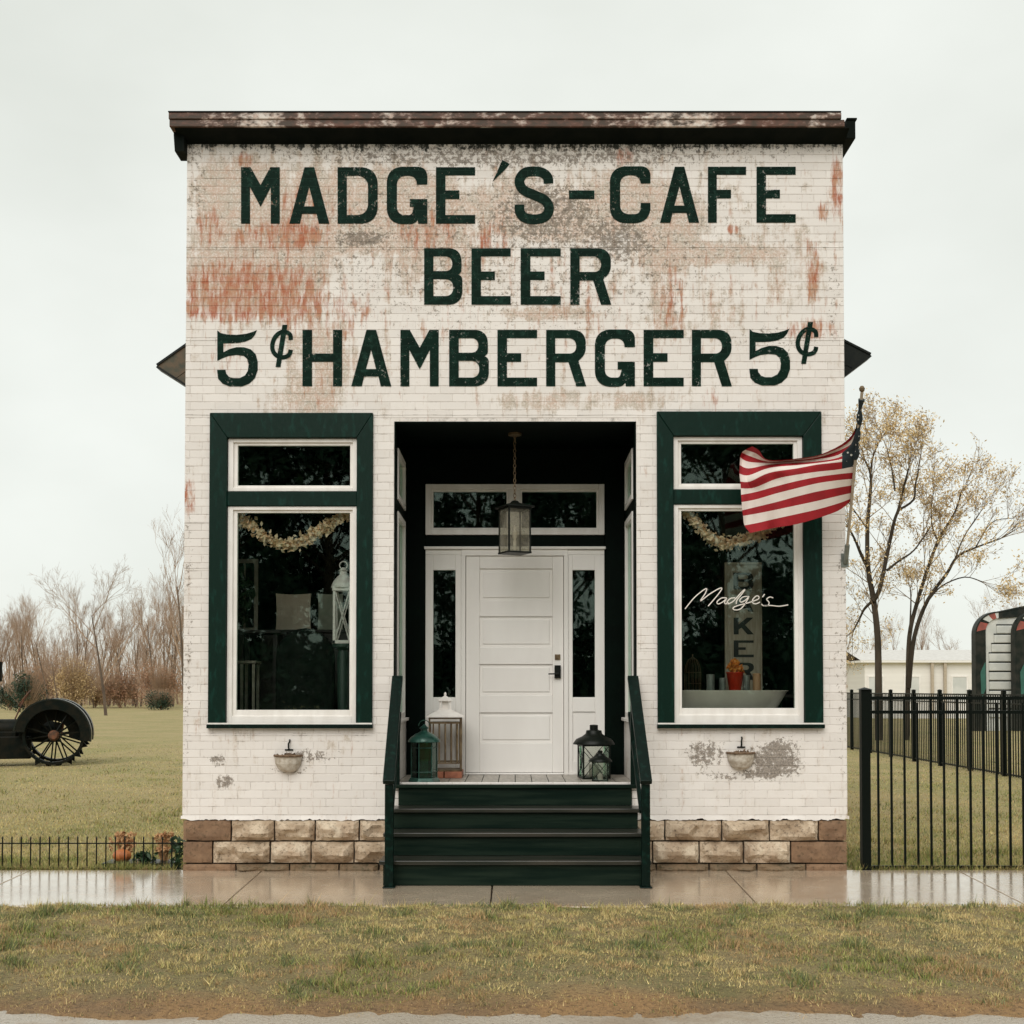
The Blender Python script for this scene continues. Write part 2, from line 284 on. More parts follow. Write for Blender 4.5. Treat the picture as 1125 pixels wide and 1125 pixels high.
# ------------------------------------------------------------------ mesh helpers
class MB:
    def __init__(s): s.v = []; s.f = []; s.fm = []; s.cur = 0
    def quad(s, *pts):
        i = len(s.v); s.v += [tuple(p) for p in pts]; s.f.append(tuple(range(i, i + len(pts)))); s.fm.append(s.cur); return s
    def box(s, x0, x1, y0, y1, z0, z1, M=None):
        c = [Vector(p) for p in ((x0, y0, z0), (x1, y0, z0), (x1, y1, z0), (x0, y1, z0), (x0, y0, z1), (x1, y0, z1), (x1, y1, z1), (x0, y1, z1))]
        if M is not None: c = [M @ p for p in c]
        i = len(s.v); s.v += [tuple(p) for p in c]
        for f in ((0, 3, 2, 1), (4, 5, 6, 7), (0, 1, 5, 4), (1, 2, 6, 5), (2, 3, 7, 6), (3, 0, 4, 7)): s.f.append(tuple(i + k for k in f)); s.fm.append(s.cur)
        return s
    def frame(s, x0, x1, z0, z1, l, r, b, t, y0, y1):
        s.box(x0, x0 + l, y0, y1, z0, z1); s.box(x1 - r, x1, y0, y1, z0, z1)
        s.box(x0 + l, x1 - r, y0, y1, z0, z0 + b); s.box(x0 + l, x1 - r, y0, y1, z1 - t, z1); return s
    def tube(s, pts, r, n=6, cap=True):
        pts = [Vector(p) for p in pts]; rs = r if isinstance(r, (list, tuple)) else [r] * len(pts); rings = []; up = None
        for i, p in enumerate(pts):
            d = (pts[min(i + 1, len(pts) - 1)] - pts[max(i - 1, 0)])
            d = d.normalized() if d.length > 1e-9 else Vector((0, 0, 1))
            if up is None: up = Vector((1, 0, 0)) if abs(d.x) < .8 else Vector((0, 1, 0))
            a = (up - d * up.dot(d)); a = a.normalized() if a.length > 1e-6 else d.orthogonal().normalized(); b = d.cross(a); up = a
            j = len(s.v); s.v += [tuple(p + (a * math.cos(2 * math.pi * k / n) + b * math.sin(2 * math.pi * k / n)) * rs[i]) for k in range(n)]; rings.append(j)
        for a, b in zip(rings, rings[1:]):
            for k in range(n): s.f.append((a + k, a + (k + 1) % n, b + (k + 1) % n, b + k)); s.fm.append(s.cur)
        if cap:
            s.f.append(tuple(rings[0] + k for k in reversed(range(n)))); s.f.append(tuple(rings[-1] + k for k in range(n))); s.fm += [s.cur] * 2
        return s
    def lathe(s, prof, n=20, c=(0, 0, 0), sx=1, sy=1, rot=0):
        rings = []
        for (r, z) in prof:
            rings.append(len(s.v)); s.v += [(c[0] + sx * r * math.cos(rot + 2 * math.pi * k / n), c[1] + sy * r * math.sin(rot + 2 * math.pi * k / n), c[2] + z) for k in range(n)]
        for a, b in zip(rings, rings[1:]):
            for k in range(n): s.f.append((a + k, a + (k + 1) % n, b + (k + 1) % n, b + k)); s.fm.append(s.cur)
        s.f.append(tuple(rings[0] + k for k in reversed(range(n)))); s.f.append(tuple(rings[-1] + k for k in range(n))); s.fm += [s.cur] * 2
        return s
    def prism(s, poly, y0, y1):
        """poly in (x, z), extruded along y"""
        n = len(poly); i = len(s.v); s.v += [(x, y0, z) for x, z in poly] + [(x, y1, z) for x, z in poly]
        s.f.append(tuple(range(i, i + n))); s.f.append(tuple(range(i + 2 * n - 1, i + n - 1, -1)))
        for k in range(n): s.f.append((i + k, i + n + k, i + n + (k + 1) % n, i + (k + 1) % n))
        s.fm += [s.cur] * (n + 2); return s
    def build(s, name, mats, parent=None, origin=(0, 0, 0), smooth=False, bevel=0, cat=None, label=None, group=None, kind=None, seg=2):
        me = bpy.data.meshes.new(name); o0 = Vector(origin)
        me.from_pydata([tuple(Vector(p) - o0) for p in s.v], [], s.f)
        ml = mats if isinstance(mats, (list, tuple)) else [mats]
        for m in ml: me.materials.append(m)
        if len(ml) > 1: me.polygons.foreach_set('material_index', s.fm)
        import bmesh
        bm = bmesh.new(); bm.from_mesh(me); bmesh.ops.recalc_face_normals(bm, faces=bm.faces); bm.to_mesh(me); bm.free()
        if smooth:
            me.polygons.foreach_set('use_smooth', [True] * len(me.polygons)); me.set_sharp_from_angle(angle=R(40))
        return link(name, me, parent, origin, bevel, cat, label, group, kind, seg)
def link(name, me, parent=None, origin=(0, 0, 0), bevel=0, cat=None, label=None, group=None, kind=None, seg=2):
    o = bpy.data.objects.new(name, me); COL.objects.link(o)
    if parent is not None:
        o.parent = parent
        if me is not None: o.location = Vector(origin) - ROOTLOC.get(parent.name, Vector())
        ROOTLOC[o.name] = Vector(origin)
    else: o.location = origin; ROOTLOC[o.name] = Vector(origin)
    if bevel:
        b = o.modifiers.new('bevel', 'BEVEL'); b.width = bevel; b.segments = seg; b.limit_method = 'ANGLE'; b.angle_limit = R(40)
    tag(o, label, cat, group, kind); return o
ROOTLOC = {}
def tag(o, label=None, cat=None, group=None, kind=None):
    for k, v in (('label', label), ('category', cat), ('group', group), ('kind', kind)):
        if v: o[k] = v
    return o
def thing(name, loc, label, cat, group=None): return link(name, None, None, loc, 0, cat, label, group)
def clone(o, parent=None):
    c = o.copy(); COL.objects.link(c); c.parent = parent
    for ch in o.children: clone(ch, c)
    return c
def catmull(pts, n=6):
    pts = [Vector(p) for p in pts]; out = []
    for i in range(len(pts) - 1):
        p0, p1, p2, p3 = pts[max(i - 1, 0)], pts[i], pts[i + 1], pts[min(i + 2, len(pts) - 1)]
        for k in range(n):
            t = k / n; out.append(.5 * ((2 * p1) + (p2 - p0) * t + (2 * p0 - 5 * p1 + 4 * p2 - p3) * t * t + (3 * p1 - p0 - 3 * p2 + p3) * t ** 3))
    return out + [pts[-1]]
def leaf_cloud(mb, rng, c, rad, n, size, flat=0.0, shell=.35):
    for _ in range(n):
        d = Vector((rng.gauss(0, 1), rng.gauss(0, 1), rng.gauss(0, 1))).normalized() * (shell + (1 - shell) * rng.random())
        p = Vector((c[0] + d.x * rad[0], c[1] + d.y * rad[1], c[2] + d.z * rad[2]))
        leaf(mb, rng, p, size * rng.uniform(.6, 1.3))
def leaf(mb, rng, p, s, el=1.6):
    a = Vector((rng.gauss(0, 1), rng.gauss(0, 1), rng.gauss(0, 1))).normalized(); b = a.orthogonal().normalized(); b = Matrix.Rotation(rng.random() * 6.28, 3, a) @ b
    mb.quad(p - a * s * .5 * el, p + b * s * .32, p + a * s * .5 * el, p - b * s * .32)

# ------------------------------------------------------------------ the ground
def sheet(name, x0, x1, y0, y1, z, m, nx=1, ny=1, fz=None):
    mb = MB(); xs = np.linspace(x0, x1, nx + 1); ys = np.linspace(y0, y1, ny + 1)
    for y in ys:
        for x in xs: mb.v.append((x, y, z + (fz(x, y) if fz else 0)))
    for j in range(ny):
        for i in range(nx): a = j * (nx + 1) + i; mb.f.append((a, a + 1, a + nx + 2, a + nx + 1)); mb.fm.append(0)
    return mb.build(name, m, kind='structure', smooth=True)
sheet('ground', -600, 600, -400, 900, -.035, M_TURF)
sheet('lawn', -60, 60, .04, 160, 0, M_TURF, 120, 160, lambda x, y: .05 * mnoise.noise((x * .22, y * .22, 0)) * min(1, max(0, (y - 1) / 4)))
def roadz(x, y): return .02 * mnoise.noise((x * .5, y * .5, 7)) * (1 if y < -4.9 else 0)
sheet('road', -60, 60, -16, -4.2, -.022, M_ROAD, 60, 24, roadz)
def vergez(x, y):
    t = (y + 4.75) / 2.97
    return -.012 + .032 * min(1, t * 2.2) - (.028 if t < .03 else 0) + .022 * mnoise.noise((x * 1.3, y * 1.6, 3)) + .014 * mnoise.noise((x * 5, y * 5, 1)) + .006 * mnoise.noise((x * 14, y * 14, 6)) + (-.03 if t < .12 else 0) * (1 - t / .12) - .004 * max(0, (t - .75) / .25)
sheet('grass_verge', -14, 14, -4.75, -1.78, 0, M_VERGE, 420, 60, vergez)
WZ = .012
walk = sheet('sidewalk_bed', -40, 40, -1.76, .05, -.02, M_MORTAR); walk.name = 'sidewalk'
jx = [-12.2 + 2.0 * k for k in range(13)]
jx = [x + .015 for x in jx]
for a, b in zip(jx, jx[1:]):
    sk = lambda x: x * -.035
    mb = MB(); g = .006
    v = [(a + g, .03), (b - g, .03), (b - g + sk(b) * .9, -1.755), (a + g + sk(a) * .9, -1.755)]
    mb.v = [(x, y, z) for z in (-.019, WZ) for x, y in v]
    mb.f = [(4, 5, 6, 7)[::-1], (0, 1, 5, 4), (1, 2, 6, 5), (2, 3, 7, 6), (3, 0, 4, 7)]; mb.fm = [0] * 5
    mb.build('slab', M_WALK, walk, bevel=.006)

def grass(name, gen, n, label, seed):
    """many thin bent blades in one mesh with a straw-to-green colour each"""
    rng = np.random.default_rng(seed); x, y, z, h, wd, col = gen(rng, n); n = len(x)
    az = rng.uniform(0, 2 * np.pi, n); lean = rng.normal(0, .8, n) * h; la = rng.uniform(0, 2 * np.pi, n)
    V = np.zeros((n, 3, 3), np.float32)
    V[:, 0] = np.stack([x - np.cos(az) * wd, y - np.sin(az) * wd, z - .006], 1); V[:, 1] = np.stack([x + np.cos(az) * wd, y + np.sin(az) * wd, z - .006], 1)
    V[:, 2] = np.stack([x + np.cos(la) * lean, y + np.sin(la) * lean, z + h], 1)
    me = bpy.data.meshes.new(name); me.vertices.add(3 * n); me.vertices.foreach_set('co', V.ravel())
    me.loops.add(3 * n); me.loops.foreach_set('vertex_index', np.arange(3 * n, dtype=np.int32))
    me.polygons.add(n); me.polygons.foreach_set('loop_start', np.arange(0, 3 * n, 3, dtype=np.int32))
    me.update(calc_edges=True)
    ca = me.color_attributes.new('Col', 'FLOAT_COLOR', 'POINT'); C = np.ones((n, 3, 4), np.float32); C[:, :, :3] = col[:, None, :]; ca.data.foreach_set('color', C.ravel())
    me.materials.append(M_BLADE); return link(name, me, kind='stuff', label=label, cat='grass')
def fbm(x, y, s, seed):
    return np.array([mnoise.fractal((a * s, b * s, seed), 1.0, 2.0, 3) for a, b in zip(x, y)])
def grass_col(rng, g, n):
    straw = np.array([.70, .55, .25]); dry = np.array([.46, .30, .15]); green = np.array([.27, .30, .08]); dk = np.array([.10, .125, .055])
    m = np.clip(g + rng.normal(0, .28, n), 0, 1)[:, None]; c = straw * (1 - m) + green * m
    k = rng.random(n)[:, None]; c = np.where(k < .15, dry, c); c = np.where((k > .80) & (m > .5), dk, c)
    return c * rng.uniform(.6, 1.2, n)[:, None]
def gen_verge(rng, n):
    x = rng.uniform(-6.5, 6.5, n); y = rng.uniform(-4.70, -1.70, n)
    f = fbm(x, y, .9, 5.0); t2 = fbm(x, y, 3.0, 9.0); t = (y + 4.70) / 2.95
    keep = rng.random(n) < np.clip(.55 + 4.0 * (t - .06) + f * .8 + t2 * .7, .18, 1); x, y, f, t2, t = (a[keep] for a in (x, y, f, t2, t)); n = len(x)
    z = np.array([vergez(a, b) for a, b in zip(x, y)])
    tuft = np.clip((t2 + f * .6) * 1.5, 0, 1); h = (.008 + .022 * rng.random(n) ** 1.5 + .055 * tuft ** 2 * rng.random(n)) * np.clip(.4 + t * 1.6, .4, 1)
    h = np.where((y > -1.95) & (rng.random(n) < .12), h + rng.uniform(0, .045, n), h); bare = fbm(x, y, 1.7, 31.0); h = h * np.clip(.75 + 1.5 * fbm(x, y, 7.0, 17.0), .3, 2.2)
    g = np.clip(.34 + f * 1.1 + tuft * .55 - np.clip(.28 - t, 0, 1) * 2.0, 0, 1)
    c = grass_col(rng, g, n); gg = ((t2 - f * .5) > .18)[:, None] & (rng.random(n) < .45)[:, None]; c = np.where(gg, np.array([.17, .205, .085]) * rng.uniform(.6, 1.2, n)[:, None], c); br = (bare > .28)[:, None] & (rng.random(n) < .7)[:, None]; c = np.where(br, np.array([.50, .33, .16]) * rng.uniform(.6, 1.2, n)[:, None], c); m = np.clip((.16 - t) / .16, 0, 1)[:, None] * (rng.random(n) < .75)[:, None]
    c = c * (1 - m) + np.array([.40, .25, .13]) * m * rng.uniform(.7, 1.2, n)[:, None]
    return x, y, z, h, .0017 + .0026 * rng.random(n), c
grass('verge_grass', gen_verge, 330000, 'short straw and green grass strip between sidewalk and road', 1)
def gen_lawn(rng, n):
    s = rng.choice([-1, 1], n); y = .06 + 30 * rng.random(n) ** 2.3; x = s * (2.95 + rng.random(n) * (2.2 + y * .42))
    f = fbm(x, y, .6, 2.0); t2 = fbm(x, y, 2.2, 4.0); tuft = np.clip((t2 + .5 * f) * 1.6, 0, 1)
    h = (.014 + .018 * rng.random(n) + .035 * tuft ** 2) * np.clip(1.1 - y / 34, .2, 1); h = np.where((y < .35) & (rng.random(n) < .5), h + rng.uniform(0, .05, n), h)
    g = np.clip(.5 + f * .6 + .25 * tuft + np.clip(1.5 - y, 0, 1.5) * .2, 0, 1)
    z = .05 * np.array([mnoise.noise((a * .22, b * .22, 0)) for a, b in zip(x, y)]) * np.clip((y - 1) / 4, 0, 1)
    return x, y, z, h, .002 + .0025 * rng.random(n) + .0003 * y, grass_col(rng, g, n)
grass('lawn_grass', gen_lawn, 150000, 'short yellow green lawn grass behind the fences', 2)

# ------------------------------------------------------------------ the cafe building
cafe = thing('cafe_building', (0, 0, 0), 'false-front cafe with peeling white brick facade and green painted lettering', 'building')
XL, XR = P(200.5, 850).x, P(931, 850).x
ZB, ZT = P(566, 899).z, P(566, 150).z
def zz(py, Y=0): return P(566, py, Y).z
def xx(px, py, Y=0): return P(px, py, Y).x
LW = (xx(231, 620), xx(409, 620), zz(798), zz(455)); RW = (xx(722.5, 620), xx(902, 620), zz(798), zz(453.5))
DX, ZF, ZC = 1.052, zz(862), zz(463); DR = (-DX, DX, ZF, ZC); RD = 1.24
ZROOF = zz(124)
wall = MB()
xs = [XL + .012, LW[0], LW[1], DR[0], DR[1], RW[0], RW[1], XR - .012]; T = .13
for i in range(7):
    a, b = xs[i], xs[i + 1]; hole = {1: LW, 3: DR, 5: RW}.get(i)
    if hole is None: wall.box(a, b, 0, T, ZB, ZROOF - .02)
    else: wall.box(a, b, 0, T, ZB, hole[2] - (.04 if i == 3 else 0)); wall.box(a, b, 0, T, hole[3], ZROOF - .02)
fw = wall.build('facade_wall', M_MOR, cafe)
BD = 9.0   # depth of the building
sh = MB(); sh.box(XL + .03, XL + .2, T, BD, 0, ZROOF - .9); sh.box(XR - .2, XR - .03, T, BD, 0, ZROOF - .9); sh.box(XL + .2, XR - .2, BD - .2, BD, 0, ZROOF - .9)
sh.build('side_wall', M_MOR, cafe)
MB().box(XL + .02, XR - .02, T, BD + .1, ZROOF - .9, ZROOF - .78).build('roof', M_SHINGLE, cafe)
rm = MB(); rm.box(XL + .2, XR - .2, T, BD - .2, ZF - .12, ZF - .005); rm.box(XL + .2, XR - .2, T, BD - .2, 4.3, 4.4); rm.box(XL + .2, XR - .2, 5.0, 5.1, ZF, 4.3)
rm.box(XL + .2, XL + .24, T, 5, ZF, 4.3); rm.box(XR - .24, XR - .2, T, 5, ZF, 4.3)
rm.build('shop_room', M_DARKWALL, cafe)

# bricks: the 300 nearest the eye are single pieces, the others one field
holes = [LW, RW, DR]; rng = random.Random(3); whole = []; rest = []
r0, r1 = int(math.floor(ZB / BH)), int(math.ceil(ZT / BH))
for r in range(r0, r1 + 1):
    z0, z1 = max(r * BH, ZB + .004), min((r + 1) * BH, ZROOF - .12)
    if z1 - z0 < .02: continue
    off = (.5 * BW if r % 2 == 0 else 0); zc = (z0 + z1) / 2
    blocks = [h for h in holes if h[2] < zc < h[3]]
    k0 = int(math.floor((XL + OX + off) / BW)); k1 = int(math.floor((XR + OX + off) / BW))
    for k in range(k0, k1 + 1):
        segs = [(max(k * BW - off - OX, XL), min((k + 1) * BW - off - OX, XR))]
        for h in blocks:
            ns = []
            for a, b in segs:
                if b <= h[0] or a >= h[1]: ns.append((a, b)); continue
                if a < h[0]: ns.append((a, h[0]))
                if b > h[1]: ns.append((h[1], b))
            segs = ns
        for a, b in segs:
            if b - a < .012: continue
            full = abs((b - a) - BW) < 1e-4 and abs(z1 - z0 - BH) < 1e-4
            (whole if full else rest).append((a, b, z0, z1))
whole.sort(key=lambda q: ((q[0] + q[1]) / 2) ** 2 + ((q[2] + q[3]) / 2 - CAMZ) ** 2)
single, rest = whole[:300], rest + whole[300:]
def brick_geo(mb, a, b, z0, z1, rng, dx=0, dz=0):
    g, bv, y = .0009, .0034, -.0024 - rng.random() * .0014
    a += .0005; b -= .0005; z0 += g; z1 -= g
    if b > XR - .004: b = XR - .001
    j = [rng.uniform(-.0006, .0006) for _ in range(4)]
    f = [(a + bv - dx, y + j[0], z0 + bv - dz), (b - bv - dx, y + j[1], z0 + bv - dz), (b - bv - dx, y + j[2], z1 - bv - dz), (a + bv - dx, y + j[3], z1 - bv - dz)]
    o = [(a - dx, .002, z0 - dz), (b - dx, .002, z0 - dz), (b - dx, .002, z1 - dz), (a - dx, .002, z1 - dz)]
    mb.quad(*f)
    for q in range(4): p = (q + 1) % 4; mb.quad(o[q], o[p], f[p], f[q])
mb = MB()
for q in rest: brick_geo(mb, *q, rng)
bf = mb.build('brick_field', M_FAC, cafe, kind='stuff')
kinds = []
for i in range(6):
    mb = MB(); brick_geo(mb, 0, BW, 0, BH, rng, BW / 2, BH / 2); kinds.append(mb.build('brick', M_FAC, cafe).data if i == 0 else None)
    if i:
        me = bpy.data.meshes.new('brick'); me.from_pydata(mb.v, [], mb.f); me.materials.append(M_FAC); kinds[-1] = me
first = True
for (a, b, z0, z1) in single:
    if first: o = [c for c in cafe.children if c.name.startswith('brick') and c.data is kinds[0]][0]; first = False
    else: o = bpy.data.objects.new('brick', rng.choice(kinds)); COL.objects.link(o); o.parent = cafe
    o.location = ((a + b) / 2, 0, (z0 + z1) / 2)
# sheet seams crossing the pressed facade, and the ragged foot of the cladding
for py, x0, x1 in ((456, XL, XR), (272, XL, XR), (374, XL, XL + .55), (575, XL, LW[0] - .01), (624, XL, LW[0] - .01), (374, XR - .6, XR), (622, RW[1] + .01, XR), (712, DX + .02, RW[0] - .01), (702, LW[1] + .01, -DX - .02), (808, XL, LW[1])):
    mb = MB(); n = max(2, int((x1 - x0) / .12)); z = zz(py)
    for i in range(n):
        a, b = x0 + (x1 - x0) * i / n, x0 + (x1 - x0) * (i + 1) / n
        za = z + .004 * mnoise.noise((a * 3, py, 0)); zb = z + .004 * mnoise.noise((b * 3, py, 0))
        mb.quad((a, -.0046, za - .002), (b, -.0046, zb - .002), (b, -.0060, zb + .003), (a, -.0060, za + .003)); mb.quad((a, -.0060, za + .003), (b, -.0060, zb + .003), (b, -.003, zb + .0045), (a, -.003, za + .0045))
    mb.build('cladding_seam', M_MOR, cafe)
N = 260
for side in ((XL - .01, -1.03), (1.03, XR + .01)):
    mb = MB()
    for i in range(N // 2):
        a = side[0] + (side[1] - side[0]) * i / (N // 2); b = side[0] + (side[1] - side[0]) * (i + 1) / (N // 2)
        f = lambda x: (ZB + .018 * mnoise.noise((x * 2.4, 1, 0)) + .02 * mnoise.noise((x * 11, 2, 0)) + .012 * mnoise.noise((x * 37, 4, 0)), -.013 - .012 * mnoise.noise((x * 4, 5, 0)))
        (za, ya), (zb, yb) = f(a), f(b)
        mb.quad((a, -.0055, ZB + .022), (b, -.0055, ZB + .022), (b, yb, zb - .012), (a, ya, za - .012)); mb.quad((a, ya, za - .012), (b, yb, zb - .012), (b, 0, zb + .005), (a, 0, za + .005))
    mb.build('cladding_lip', M_FAC, cafe)

# foundation of rock-faced blocks
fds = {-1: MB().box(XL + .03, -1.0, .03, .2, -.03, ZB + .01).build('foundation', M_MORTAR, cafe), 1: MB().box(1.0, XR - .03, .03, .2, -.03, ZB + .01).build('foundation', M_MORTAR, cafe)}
courses = [(P(566, 924).z, ZB - .012), (P(566, 948.5).z, P(566, 924).z), (-.02, P(566, 948.5).z)]
def stone(a, b, z0, z1, m, rough, seed):
    mb = MB(); nx, nz = max(3, int((b - a) / .036)), max(4, int((z1 - z0) / .034)); g = .0075; a += g; b -= g; z0 += g; z1 -= g
    for j in range(nz + 1):
        for i in range(nx + 1):
            x = a + (b - a) * i / nx; z = z0 + (z1 - z0) * j / nz; e = min(i, nx - i, j, nz - j)
            d = 0 if e == 0 else math.sin(math.pi * j / nz) ** .6 * (min(1, e / 1.2)) * rough * (.060 + .12 * mnoise.noise((x * 6, z * 9, seed)) + .030 * mnoise.noise((x * 19, z * 22, seed + 3))) + .004 + .004 * mnoise.noise((x * 40, z * 40, seed))
            if e == 0: x += .007 * mnoise.noise((x * 21, z * 21, seed + 9)); z += .006 * mnoise.noise((x * 17, z * 23, seed + 5))
            mb.v.append((x, -.004 - max(0, d), z))
    for j in range(nz):
        for i in range(nx):
            q = j * (nx + 1) + i; A, B, C, E = q, q + 1, q + nx + 2, q + nx + 1
            mb.f += [(A, B, C), (A, C, E)] if (i + j) % 2 else [(A, B, E), (B, C, E)]; mb.fm += [0, 0]
    i0 = len(mb.v); mb.v += [(a, .04, z0), (b, .04, z0), (b, .04, z1), (a, .04, z1)]
    c = [0, nx, (nz + 1) * (nx + 1) - 1, nz * (nx + 1)]
    rims = [list(range(0, nx + 1)), [nx + j * (nx + 1) for j in range(nz + 1)], list(range(nz * (nx + 1) + nx, nz * (nx + 1) - 1, -1)), [j * (nx + 1) for j in range(nz, -1, -1)]]
    for q in range(4): mb.f.append(tuple(rims[q]) + (i0 + (q + 1) % 4, i0 + q)); mb.fm.append(0)
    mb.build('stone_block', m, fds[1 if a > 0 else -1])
sd_ = 0
for ci, (z0, z1) in enumerate(courses):
    for (a0, a1, corner) in ((XL + .005, -1.0, -1), (1.0, XR - .005, 1)):
        cw = (.42, .26, .46)[ci] if corner < 0 else (.25, .49, .36)[ci]
        x = a0 if corner < 0 else a1; cuts = [x]
        wds = [cw] + [rng.uniform(.33, .50) for _ in range(8)]
        for wd in wds:
            x += -corner * wd
            if (corner < 0 and x > a1 - .12) or (corner > 0 and x < a0 + .12): break
            cuts.append(x)
        cuts.append(a1 if corner < 0 else a0); cuts.sort()
        for i in range(len(cuts) - 1):
            edge = (i == 0) if corner < 0 else (i == len(cuts) - 2); sd_ += 1
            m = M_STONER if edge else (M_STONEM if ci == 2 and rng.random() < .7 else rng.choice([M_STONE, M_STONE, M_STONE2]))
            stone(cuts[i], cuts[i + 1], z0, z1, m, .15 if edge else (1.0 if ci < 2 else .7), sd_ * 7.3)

# cornice
CP = -.20
cz1, cz0 = P(566, 124, CP).z, P(566, 139, CP).z
cxl, cxr = P(186, 130, CP).x, P(928, 130, CP).x
cn = MB(); mid = cz0 + (cz1 - cz0) * .52
cn.box(cxl, cxr, CP, .06, cz0, mid); cn.box(cxl - .004, cxr - .03, CP - .012, .06, mid, cz1)
corn = cn.build('cornice', M_CORN, cafe, bevel=.006)
MB().box(cxl - .006, cxr - .034, CP - .02, .05, cz1 + .001, cz1 + .008).build('drip_edge', M_SOFFIT, corn)
so_ = MB(); so_.prism([(0, 0)] * 0 or [(XL - .08, cz0 - .17), (XL, cz0 - .17), (XL, cz0 - .002), (cxl + .01, cz0 - .002), (cxl + .01, cz0 - .03)], -.1, .1)
zs = P(566, 157, -.012).z
so_.quad((XL - .06, -.012, zs), (XR + .01, -.012, zs), (XR + .01, CP + .02, cz0 - .004), (XL - .06, CP + .02, cz0 - .004)); so_.quad((XL - .06, -.012, zs), (XR + .01, -.012, zs), (XR + .01, .0, zs - .012), (XL - .06, .0, zs - .012))
so_.build('cornice_soffit', M_SOFFIT, corn)
a = P(923, 132, -.08); b = P(940, 152, -.08)
MB().box(XR + .012, b.x, -.08, .5, b.z, a.z).box(XR + .012, b.x + .012, -.09, .5, a.z + .001, a.z + .018).build('cornice_return', M_SOFFIT, corn, bevel=.004)

# ------------------------------------------------------------------ painted lettering
def rpoly(pts):
    out = []
    n = len(pts)
    for i, p in enumerate(pts):
        r = p[2] if len(p) > 2 else 0; c = Vector(p[:2])
        if not r: out.append(tuple(c)); continue
        a, b = Vector(pts[i - 1][:2]), Vector(pts[(i + 1) % n][:2]); u, v = (a - c), (b - c); k = min(r, u.length * .5 if u.length < 2 * r else r, v.length)
        u.normalize(); v.normalize(); p0, p1 = c + u * k, c + v * k
        for q in range(9): t = q / 8; out.append(tuple((1 - t) ** 2 * p0 + 2 * t * (1 - t) * (c * .82 + (p0 + p1) * .09) + t * t * p1))
    return out
def ribbon(pts, wd):
    c = catmull([(x, y, 0) for x, y in pts], 5); L, Rr = [], []
    for i, p in enumerate(c):
        d = (c[min(i + 1, len(c) - 1)] - c[max(i - 1, 0)]).normalized(); nn = Vector((-d.y, d.x, 0)) * wd / 2
        L.append((p + nn).to_2d()[:]); Rr.append((p - nn).to_2d()[:])
    return L + Rr[::-1]
G = {}
G['M'] = [[(0, 0), (10, 0), (10, 40), (21.7, 18.5), (33, 40), (33, 0), (43, 0), (43, 62), (32.5, 62), (21.7, 42.5), (10.5, 62), (0, 62)]]
G['A'] = [[(0, 0), (11.5, 0), (13.9, 10.8), (29.6, 10.8), (32, 0), (43.5, 0), (27, 62), (16.5, 62)], [(16, 19), (27, 19), (21.6, 40)]]
G['D'] = [[(0, 0), (43.5, 0, 17), (43.5, 62, 17), (0, 62)], [(10, 9.5), (33, 9.5, 11), (33, 52.5, 11), (10, 52.5)]]
G['G'] = [[(44, 0), (44, 27), (25, 27), (25, 18.5), (29.5, 18.5), (27, 9.5, 3), (11, 9.5, 9), (11, 52.5, 9), (32.5, 52.5, 8), (32.5, 43), (44, 43), (44, 62.5, 16), (0, 62.5, 16), (0, -.5, 16), (30, -.5, 4), (33.5, 4), (34, 0)]]
G['E'] = [[(0, 0), (43.5, 0), (43.5, 9.5), (10.5, 9.5), (10.5, 27), (26, 27), (26, 36.5), (10.5, 36.5), (10.5, 53), (43.5, 53), (43.5, 62), (0, 62)]]
G['F'] = [[(0, 0), (10, 0), (10, 27), (26, 27), (26, 36.5), (10, 36.5), (10, 53), (43, 53), (43, 62), (0, 62)]]
G['S'] = [ribbon([(38, 44), (37, 51), (31, 56), (22, 57.5), (12, 56), (6.3, 49.5), (6.3, 43), (11, 36.5), (22, 31.5), (33, 26.5), (38, 20), (38, 13), (33, 7), (22, 4.6), (11, 7), (6.3, 13), (5.8, 21)], 10.8)]
G['C'] = [[(43.5, 43.5), (43.5, 62.5, 16), (0, 62.5, 16), (0, -.5, 16), (43.5, -.5, 16), (43.5, 22), (33, 22), (33, 9.5, 9), (11, 9.5, 9), (11, 52.5, 9), (33, 52.5, 9), (33, 43.5)]]
G['B'] = [[(0, 0), (43.5, 0, 14), (43.5, 32, 10), (39, 33), (42.5, 36, 6), (42.5, 62, 13), (0, 62)], [(10.5, 9.5), (33, 9.5, 8), (33, 28, 8), (10.5, 28)], [(10.5, 37), (32, 37, 7), (32, 53, 7), (10.5, 53)]]
G['R'] = [[(0, 0), (10, 0), (10, 26.5), (24.5, 26.5), (33, 0), (44, 0), (35.5, 28), (43.5, 36, 7), (43.5, 62, 14), (0, 62)], [(10, 36), (33, 36, 7), (33, 53, 8), (10, 53)]]
G['H'] = [[(0, 0), (10.5, 0), (10.5, 27), (33.5, 27), (33.5, 0), (43.5, 0), (43.5, 62), (33.5, 62), (33.5, 36), (10.5, 36), (10.5, 62), (0, 62)]]
G['K'] = [[(0, 0), (11, 0), (11, 18), (17, 25), (30, 0), (44, 0), (25, 35), (43, 62), (29, 62), (11, 37), (11, 62), (0, 62)]]
z5 = [(62, 92), (85, 112), (130, 122), (200, 125), (265, 118), (310, 105), (345, 90), (330, 125), (305, 155), (260, 175), (200, 185), (105, 187), (105, 252), (150, 228), (200, 215), (250, 215), (300, 230), (335, 265), (350, 320), (350, 380), (330, 440), (290, 480), (240, 500), (150, 500), (100, 480), (68, 445), (60, 380), (120, 380), (125, 405), (145, 430), (175, 440), (220, 440), (260, 420), (280, 385), (285, 340), (275, 300), (250, 278), (200, 272), (140, 280), (95, 298), (62, 315)]
